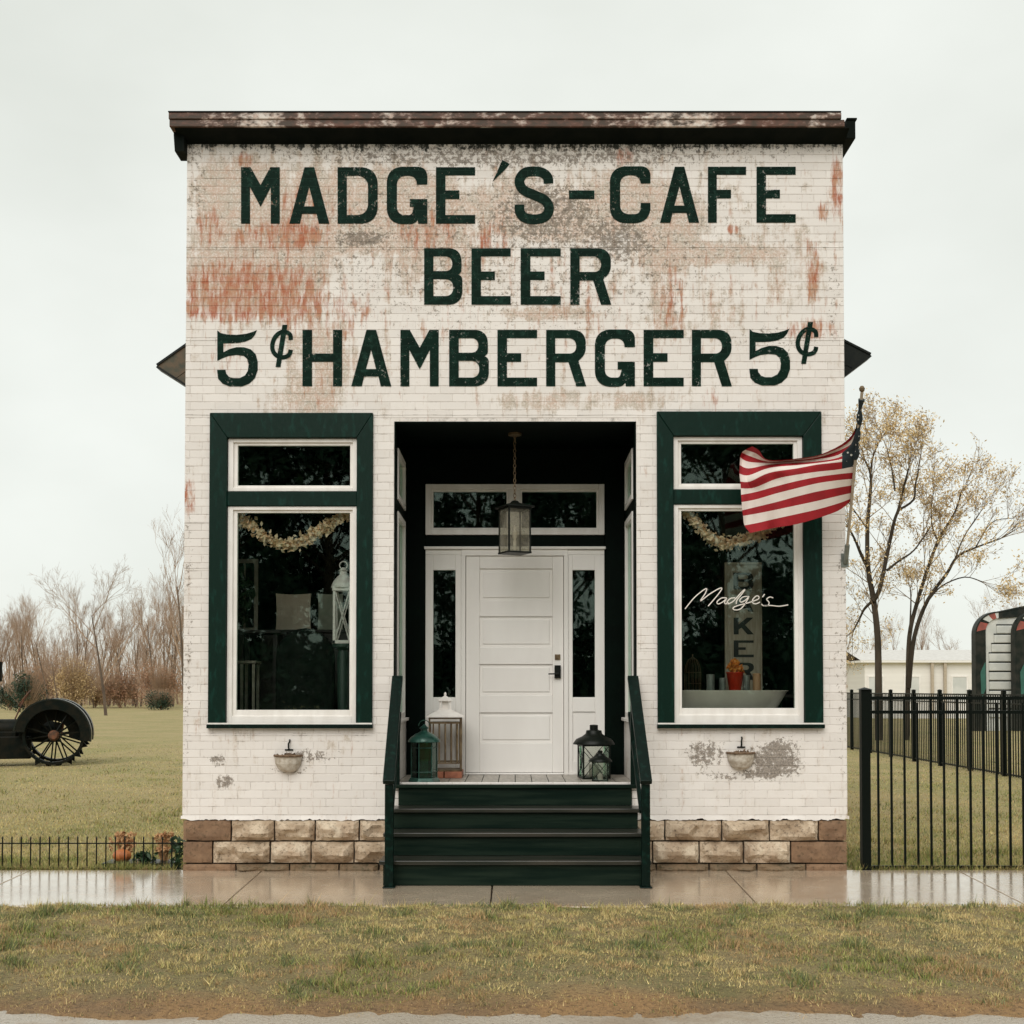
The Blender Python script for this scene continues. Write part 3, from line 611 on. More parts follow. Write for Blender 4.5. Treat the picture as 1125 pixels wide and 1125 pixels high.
G['5'] = [[((x - 60) / 6.62, (502 - y) / 6.62) for x, y in z5]]
cpts = [(594, 155), (590, 118), (562, 99), (528, 98), (495, 118), (470, 155), (460, 200), (468, 240), (495, 270), (535, 281), (570, 272), (588, 252), (594, 226)]
G['c'] = [ribbon([((x - 445) / 6.62, (352 - y) / 6.62) for x, y in cpts], 4.8)]
G['|'] = [[((x - 445) / 6.62, (352 - y) / 6.62) for x, y in ((534, 45), (571, 45), (520, 352), (484, 352))]]
G["'"] = [[((x - 590) / 4.5, (135 - y) / 4.5) for x, y in ((640, 28), (678, 48), (655, 75), (590, 135), (612, 90))]]
G['-'] = [[(0, 0), (28, 0), (28, 9.5), (0, 9.5)]]
def glyph_mesh(mb, ch, tr, y):
    loops = [rpoly(l) for l in G[ch]]; flat = [p for l in loops for p in l]
    tris = geometry.tessellate_polygon([[Vector((x, z, 0)) for x, z in l] for l in loops]); i = len(mb.v)
    mb.v += [(*tr(x, z)[:1], y, tr(x, z)[1]) for x, z in flat]
    for t in tris: mb.f.append(tuple(i + k for k in t)); mb.fm.append(mb.cur)
YL = -.0068
def letter(ch, x0, x1, ytop, ybot, h=62.0, wd=43.5, extra=None):
    mb = MB(); c0 = P((x0 + x1) / 2, (ytop + ybot) / 2)
    tr = lambda x, z: (P(x0 + (x1 - x0) * x / wd, ybot - (ybot - ytop) * z / h).x, P(x0, ybot - (ybot - ytop) * z / h).z)
    glyph_mesh(mb, ch, tr, YL)
    if extra: glyph_mesh(mb, extra, tr, YL - .0006)
    o = mb.build('painted_letter', M_LET, cafe, (c0.x, 0, c0.z))
for ch, a, b in zip("MADGE", (265, 318, 371, 425, 479), (308, 362, 415, 469, 522)): letter(ch, a, b, 184, 246)
letter("'", 541, 560, 176, 200, 23.8, 19.5); letter('S', 565, 608, 184, 246); letter('-', 625, 653, 209.5, 219, 9.5, 28)
for ch, a, b in zip("CAFE", (670, 725, 777.6, 831), (714.5, 768, 820, 874)): letter(ch, a, b, 183.5, 245)
for ch, a, b in zip("BEER", (466, 518, 572, 626.5), (508, 561, 616, 671)): letter(ch, a, b, 273, 335)
letter('5', 238.6, 283, 363, 425); letter('c', 297, 322, 357, 403.5, 46.4, 25, '|')
for ch, a, b in zip("HAMBERGER", (332.5, 386, 440, 493.5, 546.5, 600, 653.5, 707, 760), (376, 430, 482.5, 537, 590, 643.5, 697, 751, 803.5)): letter(ch, a, b, 362.7, 424.6)
letter('5', 823, 867.5, 361.5, 424); letter('c', 874, 899, 354, 400, 46.4, 25, '|')

# ------------------------------------------------------------------ shop windows
def front_window(px0, px1, pyt, gx0, gx1, wx0, wx1, dy):
    x0, x1 = xx(px0, 620), xx(px1, 620); zt = zz(pyt); a0, a1 = xx(wx0, 620), xx(wx1, 620); zb = zz(793)
    z_ut, z_ub, z_lt = zz(481.5 + dy), zz(540 + dy), zz(556 + dy)
    mb = MB(); X0, X1, ZZ = x0 - .006, x1 + .006, zt + .006; mb.prism([(X0, zb - .02), (a0, zb - .02), (a0, z_ut), (X0, ZZ)], -.032, .10); mb.prism([(a1, zb - .02), (X1, zb - .02), (X1, ZZ), (a1, z_ut)], -.032, .10); mb.prism([(X0 + .001, ZZ), (a0 + .001, z_ut), (a1 - .001, z_ut), (X1 - .001, ZZ)], -.034, .10)
    win = mb.build('front_window', M_GREEN, cafe, bevel=.006)
    MB().box(a0, a1, -.015, .10, z_lt, z_ub).build('mullion_bar', M_GREEN, win, bevel=.005)
    MB().box(x0 - .012, x1 + .012, -.055, .1, zz(800), zb - .021).build('sill', M_RAIL, win, bevel=.004)
    MB().box(x0 - .008, x1 + .008, -.048, -.0325, zb - .0205, zb - .008).build('sill_edge', M_WHITE, win)
    g0, g1 = xx(gx0, 620), xx(gx1, 620)
    for (zb_, zt_, gb, gt) in ((z_ub, z_ut, zz(533 + dy), zz(489 + dy)), (zb - .02, z_lt, zz(780 + dy), zz(563 + dy))):
        m2 = MB(); l, r = g0 - a0, a1 - g1; h = .55
        m2.frame(a0 + .003, a1 - .003, zb_ + .003, zt_ - .003, l * h, r * h, (gb - zb_) * h, (zt_ - gt) * h, .0, .075)
        m2.frame(a0 + l * h, a1 - r * h, zb_ + (gb - zb_) * h, zt_ - (zt_ - gt) * h, l * (1 - h), r * (1 - h), (gb - zb_) * (1 - h), (zt_ - gt) * (1 - h), .018, .065)
        s_ = m2.build('sash', M_WHITE, win, bevel=.003)
        MB().box(g0 - .004, g1 + .004, .038, .043, gb - .004, gt + .004).build('glass_pane', M_GLASS, win)
    return win
front_window(231, 409, 455, 260, 384, 249.5, 392, 0)
front_window(722.5, 902, 453.5, 749, 873, 740, 882.5, -2)

# ------------------------------------------------------------------ the recessed entry
B = RD
mb = MB()
bx0, bx1 = P(467.5, 700, B).x, P(664, 700, B).x; bz1 = P(566, 532.5, B).z
mb.box(-DX - .06, bx0, B, B + .1, ZF - .1, ZC + .05); mb.box(bx1, DX + .06, B, B + .1, ZF - .1, ZC + .05); mb.box(bx0, bx1, B, B + .1, bz1, ZC + .05)
zt0, zt1 = P(566, 588, B).z, P(566, 604, B).z
mb.box(bx0, bx1, B - .015, B + .08, zt1, zt0)
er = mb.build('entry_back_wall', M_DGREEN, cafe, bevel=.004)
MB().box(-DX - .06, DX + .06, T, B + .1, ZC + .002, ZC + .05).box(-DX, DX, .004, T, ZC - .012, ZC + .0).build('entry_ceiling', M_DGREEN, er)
for s in (-1, 1):
    zs_ = P(442, 790, .5).z; w0, w1 = sorted((s * (DX - .001), s * (DX + .06)))
    mb = MB(); mb.box(w0, w1, T, B, ZF - .1, zs_ - .03)
    kw = mb.build('kick_wall', M_FAC, er)
    MB().box(*sorted((s * (DX - .03), s * (DX + .07))), .01, B - .02, zs_ - .03, zs_).build('side_sill', M_WHITE, er, bevel=.004)
    # side lights: white sash between green posts
    zA, zB_, zC_, zD = P(442, 565, .5).z, P(442, 552, .5).z, P(442, 497, .5).z, ZC + .002
    mb = MB(); x0, x1 = sorted((s * DX, s * (DX + .06)))
    for (ya, yb) in ((T, .30), (B - .22, B)): mb.box(x0, x1, ya, yb, zs_, zD)
    mb.box(x0, x1, .30, B - .22, zA, zB_); mb.box(x0, x1, .30, B - .22, zC_, zD); mb.box(*sorted((s * (DX - .012), s * (DX + .004))), .006, T, ZF, ZC - .013)
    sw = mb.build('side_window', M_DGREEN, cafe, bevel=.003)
    for (za, zb_) in ((zs_, zA), (zB_, zC_)):
        m2 = MB(); xa, xb = sorted((s * (DX - .012), s * (DX + .045))); ya, yb, t_ = .302, B - .222, .055
        m2.box(xa, xb, ya, ya + t_, za, zb_); m2.box(xa, xb, yb - t_, yb, za, zb_); m2.box(xa, xb, ya + t_, yb - t_, za, za + t_); m2.box(xa, xb, ya + t_, yb - t_, zb_ - t_, zb_)
        m2.build('sash', M_WHITE, sw, bevel=.003)
        MB().box(*sorted((s * (DX + .015), s * (DX + .02))), ya + t_ - .004, yb - t_ + .004, za + t_ - .004, zb_ - t_ + .004).build('glass_pane', M_GLASS, sw)
# porch floor boards
pf = MB().box(-DX - .06, DX + .06, 0.0, B + .1, ZF - .12, ZF - .028).build('porch_floor', M_STEP, cafe)
n = 14
for i in range(n):
    a, b = -DX + .004 + (2 * DX - .008) * i / n, -DX + .004 + (2 * DX - .008) * (i + 1) / n
    MB().box(a + .003, b - .003, .001, B - .02, ZF - .027, ZF + rng.uniform(-.001, .001)).build('floor_board', M_FLOORB, pf, bevel=.003)
# transom over the door
tr_ = MB(); x0, x1 = P(470, 560, B).x, P(662, 560, B).x; z0, z1 = zt0, bz1; xm = P(565, 560, B).x
tr_.frame(bx0, bx1, z0, z1, .055, .055, .05, .05, B - .04, B + .04); tr_.box(xm - .055, xm + .055, B - .035, B + .04, z0 + .05, z1 - .05)
tw = tr_.build('transom_window', M_WHITE, cafe, bevel=.004)
for (a, b) in ((bx0 + .055, xm - .055), (xm + .055, bx1 - .055)):
    MB().frame(a, b, z0 + .05, z1 - .05, .02, .02, .02, .02, B - .015, B + .035).build('bead', M_WHITE, tw, bevel=.002)
    MB().box(a + .016, b - .016, B + .005, B + .01, z0 + .066, z1 - .066).build('glass_pane', M_GLASS, tw)
# door frame with side lights
dz0, dz1 = ZF, zt1; d0, d1 = P(512, 700, B).x, P(619, 700, B).x
fr = MB(); fr.box(bx0, d0 - .045, B - .02, B + .03, dz1 - .05, dz1); fr.box(d1 + .045, bx1, B - .02, B + .03, dz1 - .05, dz1); fr.box(d0 - .045, d1 + .045, B - .028, B + .03, dz1 - .06, dz1 + .002)
fr.box(d0 - .045, d0 - .004, B - .035, B + .05, dz0, dz1 - .06); fr.box(d1 + .004, d1 + .045, B - .035, B + .05, dz0, dz1 - .06); fr.box(bx0 - .012, bx1 + .012, B - .045, B + .02, dz1 + .002, dz1 + .028)
df = fr.build('door_frame', M_DOOR, cafe, bevel=.004)
gz0, gz1 = P(566, 766, B).z, P(566, 626.5, B).z
for (a, b, ga, gb) in ((bx0, d0 - .045, P(476, 700, B).x, P(500.5, 700, B).x), (d1 + .045, bx1, P(629, 700, B).x, P(653.5, 700, B).x)):
    m2 = MB(); m2.box(a, ga, B - .018, B + .03, dz0 + .02, dz1 - .05); m2.box(gb, b, B - .018, B + .03, dz0 + .02, dz1 - .05); m2.box(ga, gb, B - .018, B + .03, gz1, dz1 - .05); m2.box(ga, gb, B - .018, B + .03, P(566, 782, B).z, gz0); m2.box(ga, gb, B - .006, B + .03, dz0 + .13, P(566, 782, B).z); m2.box(ga, gb, B - .018, B + .03, dz0 + .02, dz0 + .13)
    m2.box(a, b, B - .04, B + .03, dz0 + .001, dz0 + .02)
    sdl = m2.build('sidelight', M_DOOR, cafe, bevel=.004)
    MB().box(ga - .003, gb + .003, B + .004, B + .009, gz0 - .003, gz1 + .003).build('glass_pane', M_GLASS, sdl)
# the door: stiles, rails and four sunk panels with raised fields
mb = MB(); dt, db = dz1 - .062, dz0 + .022; p0, p1 = P(527, 700, B).x, P(607, 700, B).x
mb.box(d0, p0, B - .012, B + .03, db, dt); mb.box(p1, d1, B - .012, B + .03, db, dt)
pan = [(P(566, b_, B).z, P(566, a_, B).z) for a_, b_ in ((625, 660), (677.5, 711), (730, 763.5), (783, 816))]
edges = [dt] + [z for (lo, hi) in pan for z in (hi, lo)] + [db]
for i in range(0, len(edges), 2): mb.box(p0, p1, B - .012, B + .03, edges[i + 1], edges[i])
mb.box(d0 - .002, d1 + .002, B - .03, B + .03, dz0 + .001, db - .004)
door = mb.build('door', M_DOOR, cafe, bevel=.005)
for lo, hi in pan:
    m2 = MB(); m2.box(p0, p1, B + .002, B + .028, lo, hi); m2.box(p0 + .03, p1 - .03, B - .006, B + .002, lo + .03, hi - .03); m2.build('door_panel', M_DOOR, door, bevel=.004)
c = P(612.5, 722, B); MB().box(c.x - .027, c.x + .027, B - .022, B - .0125, c.z - .027, c.z + .027).box(c.x - .012, c.x + .012, B - .028, B - .022, c.z - .016, c.z + .016).build('keypad', M_BRASS, door, bevel=.003)
c = P(612.5, 738, B); m2 = MB(); m2.box(c.x - .03, c.x + .03, B - .04, B - .0125, c.z - .062, c.z + .062); m2.tube([(c.x, B - .04, c.z - .02), (c.x, B - .07, c.z - .02)], .014, 10); m2.tube([(c.x + .01, B - .066, c.z - .02), (c.x - .09, B - .066, c.z - .022)], .007, 8); m2.build('door_handle', M_BLACK, door, bevel=.006)

# ------------------------------------------------------------------ steps with railings
st = thing('porch_steps', (0, -.4, 0), 'dark green wooden steps with sloping handrails up to the white door', 'steps')
tz = [P(566, 888, -.28).z, P(566, 914.5, -.55).z, P(566, 945, -.82).z]; ty = [-.02, -.28, -.55, -.82]
hw = [1.005, 1.03, 1.045, 1.05]
tops = [ZF - .03] + tz
for i in range(4):
    bot = (tops[i + 1] if i < 3 else WZ + .001)
    if i == 0: MB().box(-DX + .002, DX - .002, -.05, .0, ZF - .029, ZF + .003).build('nosing', M_STEP, st, bevel=.006)
    MB().box(-hw[i], hw[i], ty[i] - .008 if i == 0 else ty[i], ty[i] + .024, bot, tops[i] - (.0 if i == 0 else .034)).build('riser', M_STEP, st, bevel=.003)
for i in range(3):
    w_ = hw[i + 1] + .03
    MB().box(-w_, w_, ty[i + 1] - .035, ty[i] - .009 if i == 0 else ty[i] - .001, tz[i] - .034, tz[i]).build('tread', M_TREAD, st, bevel=.006)
for s in (-1, 1):
    m2 = MB(); x0, x1 = sorted((s * .975, s * (1.03)))
    m2.box(x0, x1, ty[3] + .026, -.03, WZ + .001, tz[2] - .036); m2.box(x0, x1, ty[2] + .026, -.03, tz[2] - .036, tz[1] - .036); m2.box(x0, x1, ty[1] + .026, -.03, tz[1] - .036, tz[0] - .036)
    m2.build('stringer', M_STEP, st)
    X = s * 1.055; pa = P(428 if s < 0 else 709, 857, -.90); pb = P(436 if s < 0 else 694, 742, -.03); XA, XB = s * abs(pa.x), s * (1.016)
    m2 = MB(); m2.box(XA - .033, XA + .033, -.945, -.875, WZ + .012, pa.z - .03); m2.box(XA - .048, XA + .048, -.96, -.86, WZ + .001, WZ + .012); m2.build('newel_post', M_RAIL, st, bevel=.004)
    d = Vector((XB, -.03, pb.z)) - Vector((XA, -.985, pa.z)); q = d.to_track_quat('Y', 'Z').to_matrix().to_4x4(); Mt = Matrix.Translation((XA, -.985, pa.z)) @ q
    MB().box(-.046, .046, 0, d.length, -.04, .0, Mt).build('handrail', M_RAIL, st, bevel=.006)
    MB().box(-.016, .016, .08, d.length, -.46, -.42, Mt).box(-.012, .012, .08, d.length, -.14, -.10, Mt).build('lower_rail', M_RAIL, st, bevel=.004)
    MB().box(XB - .022, XB + .022, -.035, -.008, ZF, pb.z - .02).build('wall_post', M_RAIL, st, bevel=.003)
    for k in (.3, .55, .78):
        yy = -.985 + .955 * k; zz_ = pa.z + (pb.z - pa.z) * k; xk = XA + (XB - XA) * k
        MB().box(xk - .009, xk + .009, yy - .009, yy + .009, zz_ - .43, zz_ - .03).build('baluster', M_RAIL, st)

# ------------------------------------------------------------------ things on the porch
def lantern_frame(mb, a, z0, z1, t):
    for sx in (-1, 1):
        for sy in (-1, 1): mb.box(*sorted((sx * a, sx * (a - t))), *sorted((sy * a, sy * (a - t))), z0, z1)
def place(root, loc, rz=0, sc=1):
    root.location = loc; root.rotation_euler = (0, 0, rz); root.scale = (sc,) * 3
# pendant
pl = thing('pendant_lantern', (0, 0, 0), 'black framed glass lantern hanging on a chain above the entry', 'lantern')
a, h = .112, .40
mb = MB(); lantern_frame(mb, a, .0, h, .014)
for z in (0.0, h): mb.box(-a - .004, a + .004, -a - .004, a + .004, z - .012, z + .004)
mb.build('frame', M_BLACK, pl, bevel=.002)
MB().lathe([(a * 1.75, h + .004), (a * 1.75, h + .018), (.05, h + .05), (.03, h + .07), (.012, h + .075)], 4, rot=math.pi / 4).build('cap', M_BLACK, pl, bevel=.002)
for k in range(4):
    Mk = Matrix.Rotation(k * math.pi / 2, 4, 'Z'); MB().box(-a + .012, a - .012, a - .009, a - .006, .006, h - .01, Mk).build('glass_pane', M_SEEDY, pl)
m2 = MB(); m2.tube([(0, 0, .004), (0, 0, .11)], .016, 10); m2.lathe([(.008, .11), (.022, .14), (.026, .18), (.016, .22), (.004, .25)], 12); m2.build('bulb', M_ENAMEL, pl, smooth=True)
base = P(565.5, 607, .5); mb = MB(); ztop = ZC - base.z; nl = int((ztop - h - .07) / .034)
for i in range(nl):
    zc = h + .085 + i * .034; pts = [(math.cos(t) * .012 if i % 2 else 0, 0 if i % 2 else math.cos(t) * .012, zc + math.sin(t) * .022) for t in [k * math.pi / 4 for k in range(9)]]
    mb.tube(pts, .0035, 4, cap=False)
mb.tube([(0, 0, h + .07 + nl * .034), (0, 0, ztop + .001)], .004, 5); mb.lathe([(.06, ztop - .02), (.06, ztop + .001)], 16)
mb.build('chain', M_BRASS, pl)
place(pl, base, R(25))
# cage lantern with white roof
cl = thing('cage_lantern', (0, 0, 0), 'square barred lantern with white cupola roof beside the door', 'lantern')
a, h = .155, .50
mb = MB(); lantern_frame(mb, a, 0, h, .016)
for z in (.0, .07, h - .06, h - .016): mb.frame(-a, a, z, z + .014, .001, .001, .0069, .0069, -a, -a + .01); mb.frame(-a, a, z, z + .014, .001, .001, .0069, .0069, a - .01, a); mb.box(-a, -a + .01, -a + .011, a - .011, z, z + .014); mb.box(a - .01, a, -a + .011, a - .011, z, z + .014)
mb.box(-a + .01, a - .01, -a + .011, a - .011, .002, .012); mb.build('frame', M_BRASS, cl)
for sgn in (-1, 1):
    for k in range(5):
        x = -a + .016 + (2 * a - .032) * (k + .5) / 5; MB().box(x - .007, x + .007, *sorted((sgn * (a - .013), sgn * (a - .023))), .07, h - .06).build('bar', M_BRASS, cl); MB().box(*sorted((sgn * (a - .013), sgn * (a - .023))), x - .007, x + .007, .07, h - .06).build('bar', M_BRASS, cl)
MB().lathe([(a * 1.6, h), (a * 1.6, h + .012), (.085, h + .07), (.085, h + .075)], 4, rot=math.pi / 4).build('roof', M_ROOFW, cl)
m2 = MB(); z = h + .075; lantern_frame(m2, .055, z, z + .075, .018); m2.box(-.03, .03, -.03, .03, z, z + .075); m2.lathe([(.1, z + .075), (.1, z + .083), (.014, z + .125), (.018, z + .14), (.004, z + .16)], 4, rot=math.pi / 4); m2.build('cupola', M_ROOFW, cl)
for p in ((-.07, -.05), (.08, .0)): pass
cb = P(489, 851, .92); cb.z = ZF + .062
# two terracotta bricks below it
for k, (dx, dy) in enumerate(((-.085, 0), (.085, .004))):
    o = MB().box(-.08, .08, -.19, .19, 0, .06).build('terracotta_brick', M_TERRA, label='terracotta brick lying on the porch boards under the barred lantern', cat='brick', group='bricks under the lantern', bevel=.005)
    o.location = (cb.x + dx, cb.y + dy, ZF + .0012)
place(cl, cb, R(4))
# teal lantern
tl = thing('teal_lantern', (0, 0, 0), 'round teal glass and metal lantern with domed lid on porch', 'lantern')
n6 = 6
MB().lathe([(.135, 0), (.14, .02), (.125, .045), (.12, .05)], n6).build('base', M_TEAL, tl, bevel=.002)
mb = MB()
for k in range(n6):
    t = k * 2 * math.pi / n6; mb.tube([(.112 * math.cos(t), .112 * math.sin(t), .05), (.112 * math.cos(t), .112 * math.sin(t), .36)], .006, 6)
for z in (.10, .31):
    mb.tube([(.112 * math.cos(k * math.pi / 3), .112 * math.sin(k * math.pi / 3), z) for k in range(7)], .004, 5, cap=False)
mb.build('frame', M_TEAL, tl)
for k in range(n6):
    t = (k + .5) * 2 * math.pi / n6; Mk = Matrix.Rotation(t, 4, 'Z'); MB().box(.0935, .096, -.05, .05, .052, .355, Mk).build('glass_pane', M_TEALGLASS, tl)
MB().lathe([(.142, .36), (.142, .372), (.12, .40), (.08, .43), (.045, .445), (.03, .455), (.03, .475), (.045, .48), (.02, .50), (.008, .515)], 18).build('lid', M_TEAL, tl, smooth=True)
m2 = MB(); m2.tube([(.05 * math.cos(t), 0, .50 + .05 * math.sin(t)) for t in [k * math.pi / 8 for k in range(9)]], .004, 5); m2.build('ring_handle', M_TEAL, tl)
MB().lathe([(.035, .05), (.035, .2), (.03, .205)], 14).build('candle', M_ENAMEL, tl)
tb = P(466, 858, .16); tb.z = ZF + .0012; place(tl, tb, R(10))
# black lanterns
def black_lantern(label, sc):
    r = thing('black_lantern', (0, 0, 0), label, 'lantern'); a, h = .13, .31
    mb = MB(); lantern_frame(mb, a, 0, h, .012); mb.box(-a, a, -a, a, .0, .014); mb.box(-a - .004, a + .004, -a - .004, a + .004, h - .012, h + .001); mb.build('frame', M_BLACK, r)
    for k in range(4):
        Mk = Matrix.Rotation(k * math.pi / 2, 4, 'Z'); b = a - .012
        m2 = MB(); m2.tube([Mk @ Vector((-b, a - .006, .014)), Mk @ Vector((b, a - .006, h - .012))], .0035, 4); m2.tube([Mk @ Vector((b, a - .01, .014)), Mk @ Vector((-b, a - .01, h - .012))], .0035, 4); m2.build('cross_brace', M_BLACK, r)
        MB().box(-b, b, a - .017, a - .0145, .015, h - .012, Mk).build('glass_pane', M_CLEAR, r)
    MB().lathe([(a * 1.5, h + .002), (a * 1.5, h + .012), (a * 1.28, h + .05), (a * .85, h + .075), (a * .6, h + .10), (a * .55, h + .13), (a * .3, h + .135), (a * .3, h + .18), (.01, h + .184)], 16).build('lid', M_BLACK, r, smooth=True)
    MB().lathe([(.045, .0145), (.045, .12), (.03, .124)], 14).build('candle', M_ENAMEL, r)
    return r
bl = black_lantern('tall black lantern with crossed braces and chimney lid on porch', 1)
bb = P(652, 855, .85); place(bl, (bb.x, .78, ZF + .0012), R(8))
bl2 = black_lantern('small black lantern standing in front of the tall black lantern', 1)
place(bl2, (P(659, 857, .5).x, .45, ZF + .0012), R(-6), .55)

# wall baskets under the windows
for px, py, lab in ((317, 836, 'whitewashed half-round wall basket under the window with the armchair'), (813.5, 833, 'whitewashed half-round wall basket under the window with the script lettering')):
    c = P(px, py); r = thing('wall_basket', c, lab, 'basket', 'baskets below the shop windows')
    mb = MB(); prof = [(.045, -.095), (.085, -.07), (.112, -.02), (.118, .03), (.122, .045)]; n = 14
    for (rr, z) in prof: mb.v += [(c.x + rr * math.cos(math.pi * k / n), c.y - .008 - rr * .85 * math.sin(math.pi * k / n), c.z + z) for k in range(n + 1)]
    for j in range(len(prof) - 1):
        for k in range(n): q = j * (n + 1) + k; mb.f.append((q, q + 1, q + n + 2, q + n + 1)); mb.fm.append(0)
    mb.f.append(tuple(range(n + 1))); mb.f.append(tuple(range((len(prof) - 1) * (n + 1), len(prof) * (n + 1)))); mb.fm += [0, 0]
    mb.build('basket_body', M_BASKET, r, c)
    m2 = MB(); m2.tube([(c.x + .118 * math.cos(math.pi * k / 10), c.y - .012 - .1 * math.sin(math.pi * k / 10), c.z + .048) for k in range(11)], .011, 6); leaf_cloud(m2, rng, (c.x, c.y - .06, c.z + .05), (.1, .04, .02), 60, .03); m2.build('mossy_rim', M_BASKETRIM, r, c)
    m2 = MB(); m2.tube([(c.x + .005, c.y - .008, c.z + .10), (c.x + .005, c.y - .03, c.z + .115), (c.x + .004, c.y - .03, c.z + .15), (c.x + .012, c.y - .012, c.z + .17), (c.x + .01, c.y - .006, c.z + .185)], .007, 6); m2.box(c.x - .03, c.x + .04, c.y - .012, c.y - .006, c.z + .09, c.z + .102); m2.build('hook', M_BLACK, r, c)

# wooden boxes jutting from the side walls, half hidden by the facade
for s, pts in ((-1, ((173, 402), (204, 374), (204, 427))), (1, ((956, 390), (925, 371), (925, 418)))):
    Y0, Y1 = .16, .30; tri = [P(x, y, Y0) for x, y in pts]; c = P(pts[1][0], pts[0][1], .23); inx = s * (abs(XR) - .06)
    A, U, L_ = tri; U.x = L_.x = (XL + .028 if s < 0 else XR - .028)
    r = thing('corner_bracket', c, 'weathered plank bracket pointing out of the plain side wall' if s < 0 else 'black painted bracket pointing out of the wall above the flag', 'bracket')
    mA = M_WEATHER if s < 0 else M_BLACK
    mb = MB(); m = A.lerp(L_, .52); k = U.lerp(L_, .52)
    mb.prism([(p.x, p.z) for p in (A, m, k, U)], Y0, Y1); mb.build('plank', mA, r, c)
    MB().prism([(p.x, p.z) for p in (m + (L_ - A) * .01, L_, k + (L_ - U) * .01)], Y0 + .004, Y1).build('plank', mA, r, c)
    e = .018; m2 = MB()
    for (p, q) in ((A, U), (A, L_)):
        d = (q - p).normalized(); nn = Vector((-d.z, 0, d.x)) * (e if (q is U) else -e) * (1 if s > 0 else -1) * -1
        m2.prism([(v.x, v.z) for v in (p, q, q + nn, p + nn)], Y0 - .012, Y1 + .002)
    m2.build('edge_strip', M_BLACK, r, c)

# ------------------------------------------------------------------ flag
fl = thing('flag', P(930, 614, -.01), 'striped flag streaming from a slanted pole at the facade corner', 'flag')
pb, pt = P(929.5, 614, -.04), P(947, 431, -.92); fo = P(930, 614, -.01)
m2 = MB(); m2.tube([pb, pb.lerp(pt, .5), pt], .0125, 8); m2.build('pole', M_POLE, fl, fo)
m2 = MB(); m2.lathe([(.004, 0), (.02, .012), (.024, .03), (.012, .05)], 10, (pt.x, pt.y, pt.z)); m2.build('finial', M_BRASS, fl, fo)
m2 = MB(); m2.box(pb.x - .035, pb.x + .03, -.012, -.0055, pb.z - .07, pb.z + .05); m2.tube([(pb.x, -.01, pb.z - .03), pb, pb.lerp(pt, .09)], .022, 8); m2.build('bracket', M_TIN, fl, fo)
# boundaries of the 13 stripes, lowest first, from the fly end to the pole
bnd = [
 [(160, 1030), (260, 1008), (350, 990), (500, 965), (650, 922), (800, 868), (885, 805)],
 [(118, 975), (220, 955), (350, 925), (500, 892), (650, 858), (800, 815), (893, 780)],
 [(108, 905), (210, 888), (350, 860), (500, 828), (650, 796), (800, 760), (900, 738)],
 [(102, 865), (205, 840), (350, 805), (500, 764), (650, 728), (800, 700), (906, 682)],
 [(98, 805), (200, 786), (350, 742), (500, 704), (650, 668), (800, 646), (910, 636)],
 [(94, 752), (200, 732), (350, 690), (500, 652), (650, 622), (800, 602), (915, 590)],
 [(92, 705), (190, 700), (350, 636), (500, 606), (650, 584), (800, 568), (918, 545)],
 [(88, 655), (160, 655), (300, 592), (500, 560), (650, 532), (800, 516), (922, 498)],
 [(82, 598), (150, 610), (300, 556), (500, 536), (650, 520), (800, 498), (928, 460)],
 [(84, 535), (150, 560), (300, 532), (500, 520), (650, 508), (800, 482), (934, 415)],
 [(88, 480), (150, 512), (300, 520), (500, 508), (650, 492), (800, 462), (940, 372)],
 [(100, 445), (170, 475), (300, 512), (500, 500), (680, 474), (870, 400), (946, 320)],
 [(125, 425), (200, 450), (300, 506), (500, 494), (690, 460), (895, 352), (966, 150)],
 [(175, 400), (225, 430), (290, 498), (500, 488), (690, 452), (900, 318), (975, 60)]]
us = 30; grid = []
for i, b in enumerate(bnd):
    v = i / 13; row = []; cm = catmull([(x, y, 0) for x, y in b], 5)
    for j, p in enumerate(cm):
        u = j / (len(cm) - 1); px, py = 800 + p.x / 6.62, 430 + p.y / 6.62
        tp = min(1, max(0, (614 - py) / 183)); yh = -.04 - .88 * tp
        back = max(0, (i - 7.5) / 5.5); yf = -.50 + .05 * math.sin(u * 9 + v * 2) + .010 * math.sin(u * 31 + v * 7) + .006 * math.sin(u * 57 - v * 11) + .10 * math.sin(u * 4.0 + 1) + .16 * math.sin(back * math.pi) * (1 - .4 * u)
        yy = yf * (1 - u ** 2) + yh * u ** 2
        row.append(P(px, py, yy))
    grid.append(row)
mb = MB(); nc = len(grid[0]); SUB = 3
rows = []
for i in range(13 * SUB + 1):
    a, f = min(i // SUB, 12), (i / SUB) - min(i // SUB, 12)
    p0, p1, p2, p3 = (grid[max(a - 1, 0)], grid[a], grid[a + 1], grid[min(a + 2, 13)])
    rows.append([.5 * ((2 * p1[j]) + (p2[j] - p0[j]) * f + (2 * p0[j] - 5 * p1[j] + 4 * p2[j] - p3[j]) * f * f + (3 * p1[j] - p0[j] - 3 * p2[j] + p3[j]) * f ** 3) for j in range(nc)])
for row in rows: mb.v += [tuple(p) for p in row]
for i in range(len(rows) - 1):
    for j in range(nc - 1):
        s_ = i // SUB; q = i * nc + j; mb.f.append((q, q + 1, q + nc + 1, q + nc)); mb.fm.append(2 if (s_ >= 6 and j >= nc - 5) else s_ % 2)
fo_ = mb.build('flag_cloth', [M_STRIPER, M_STRIPEW, M_CANTON], fl, fo, smooth=True)
m2 = MB(); m2.tube([pb.lerp(pt, t) + Vector((.004 * math.sin(t * 40), .003 * math.cos(t * 30), 0)) for t in [.62 + .34 * k / 12 for k in range(13)]], [.020 + .008 * math.sin(k * 1.7) for k in range(13)], 8)
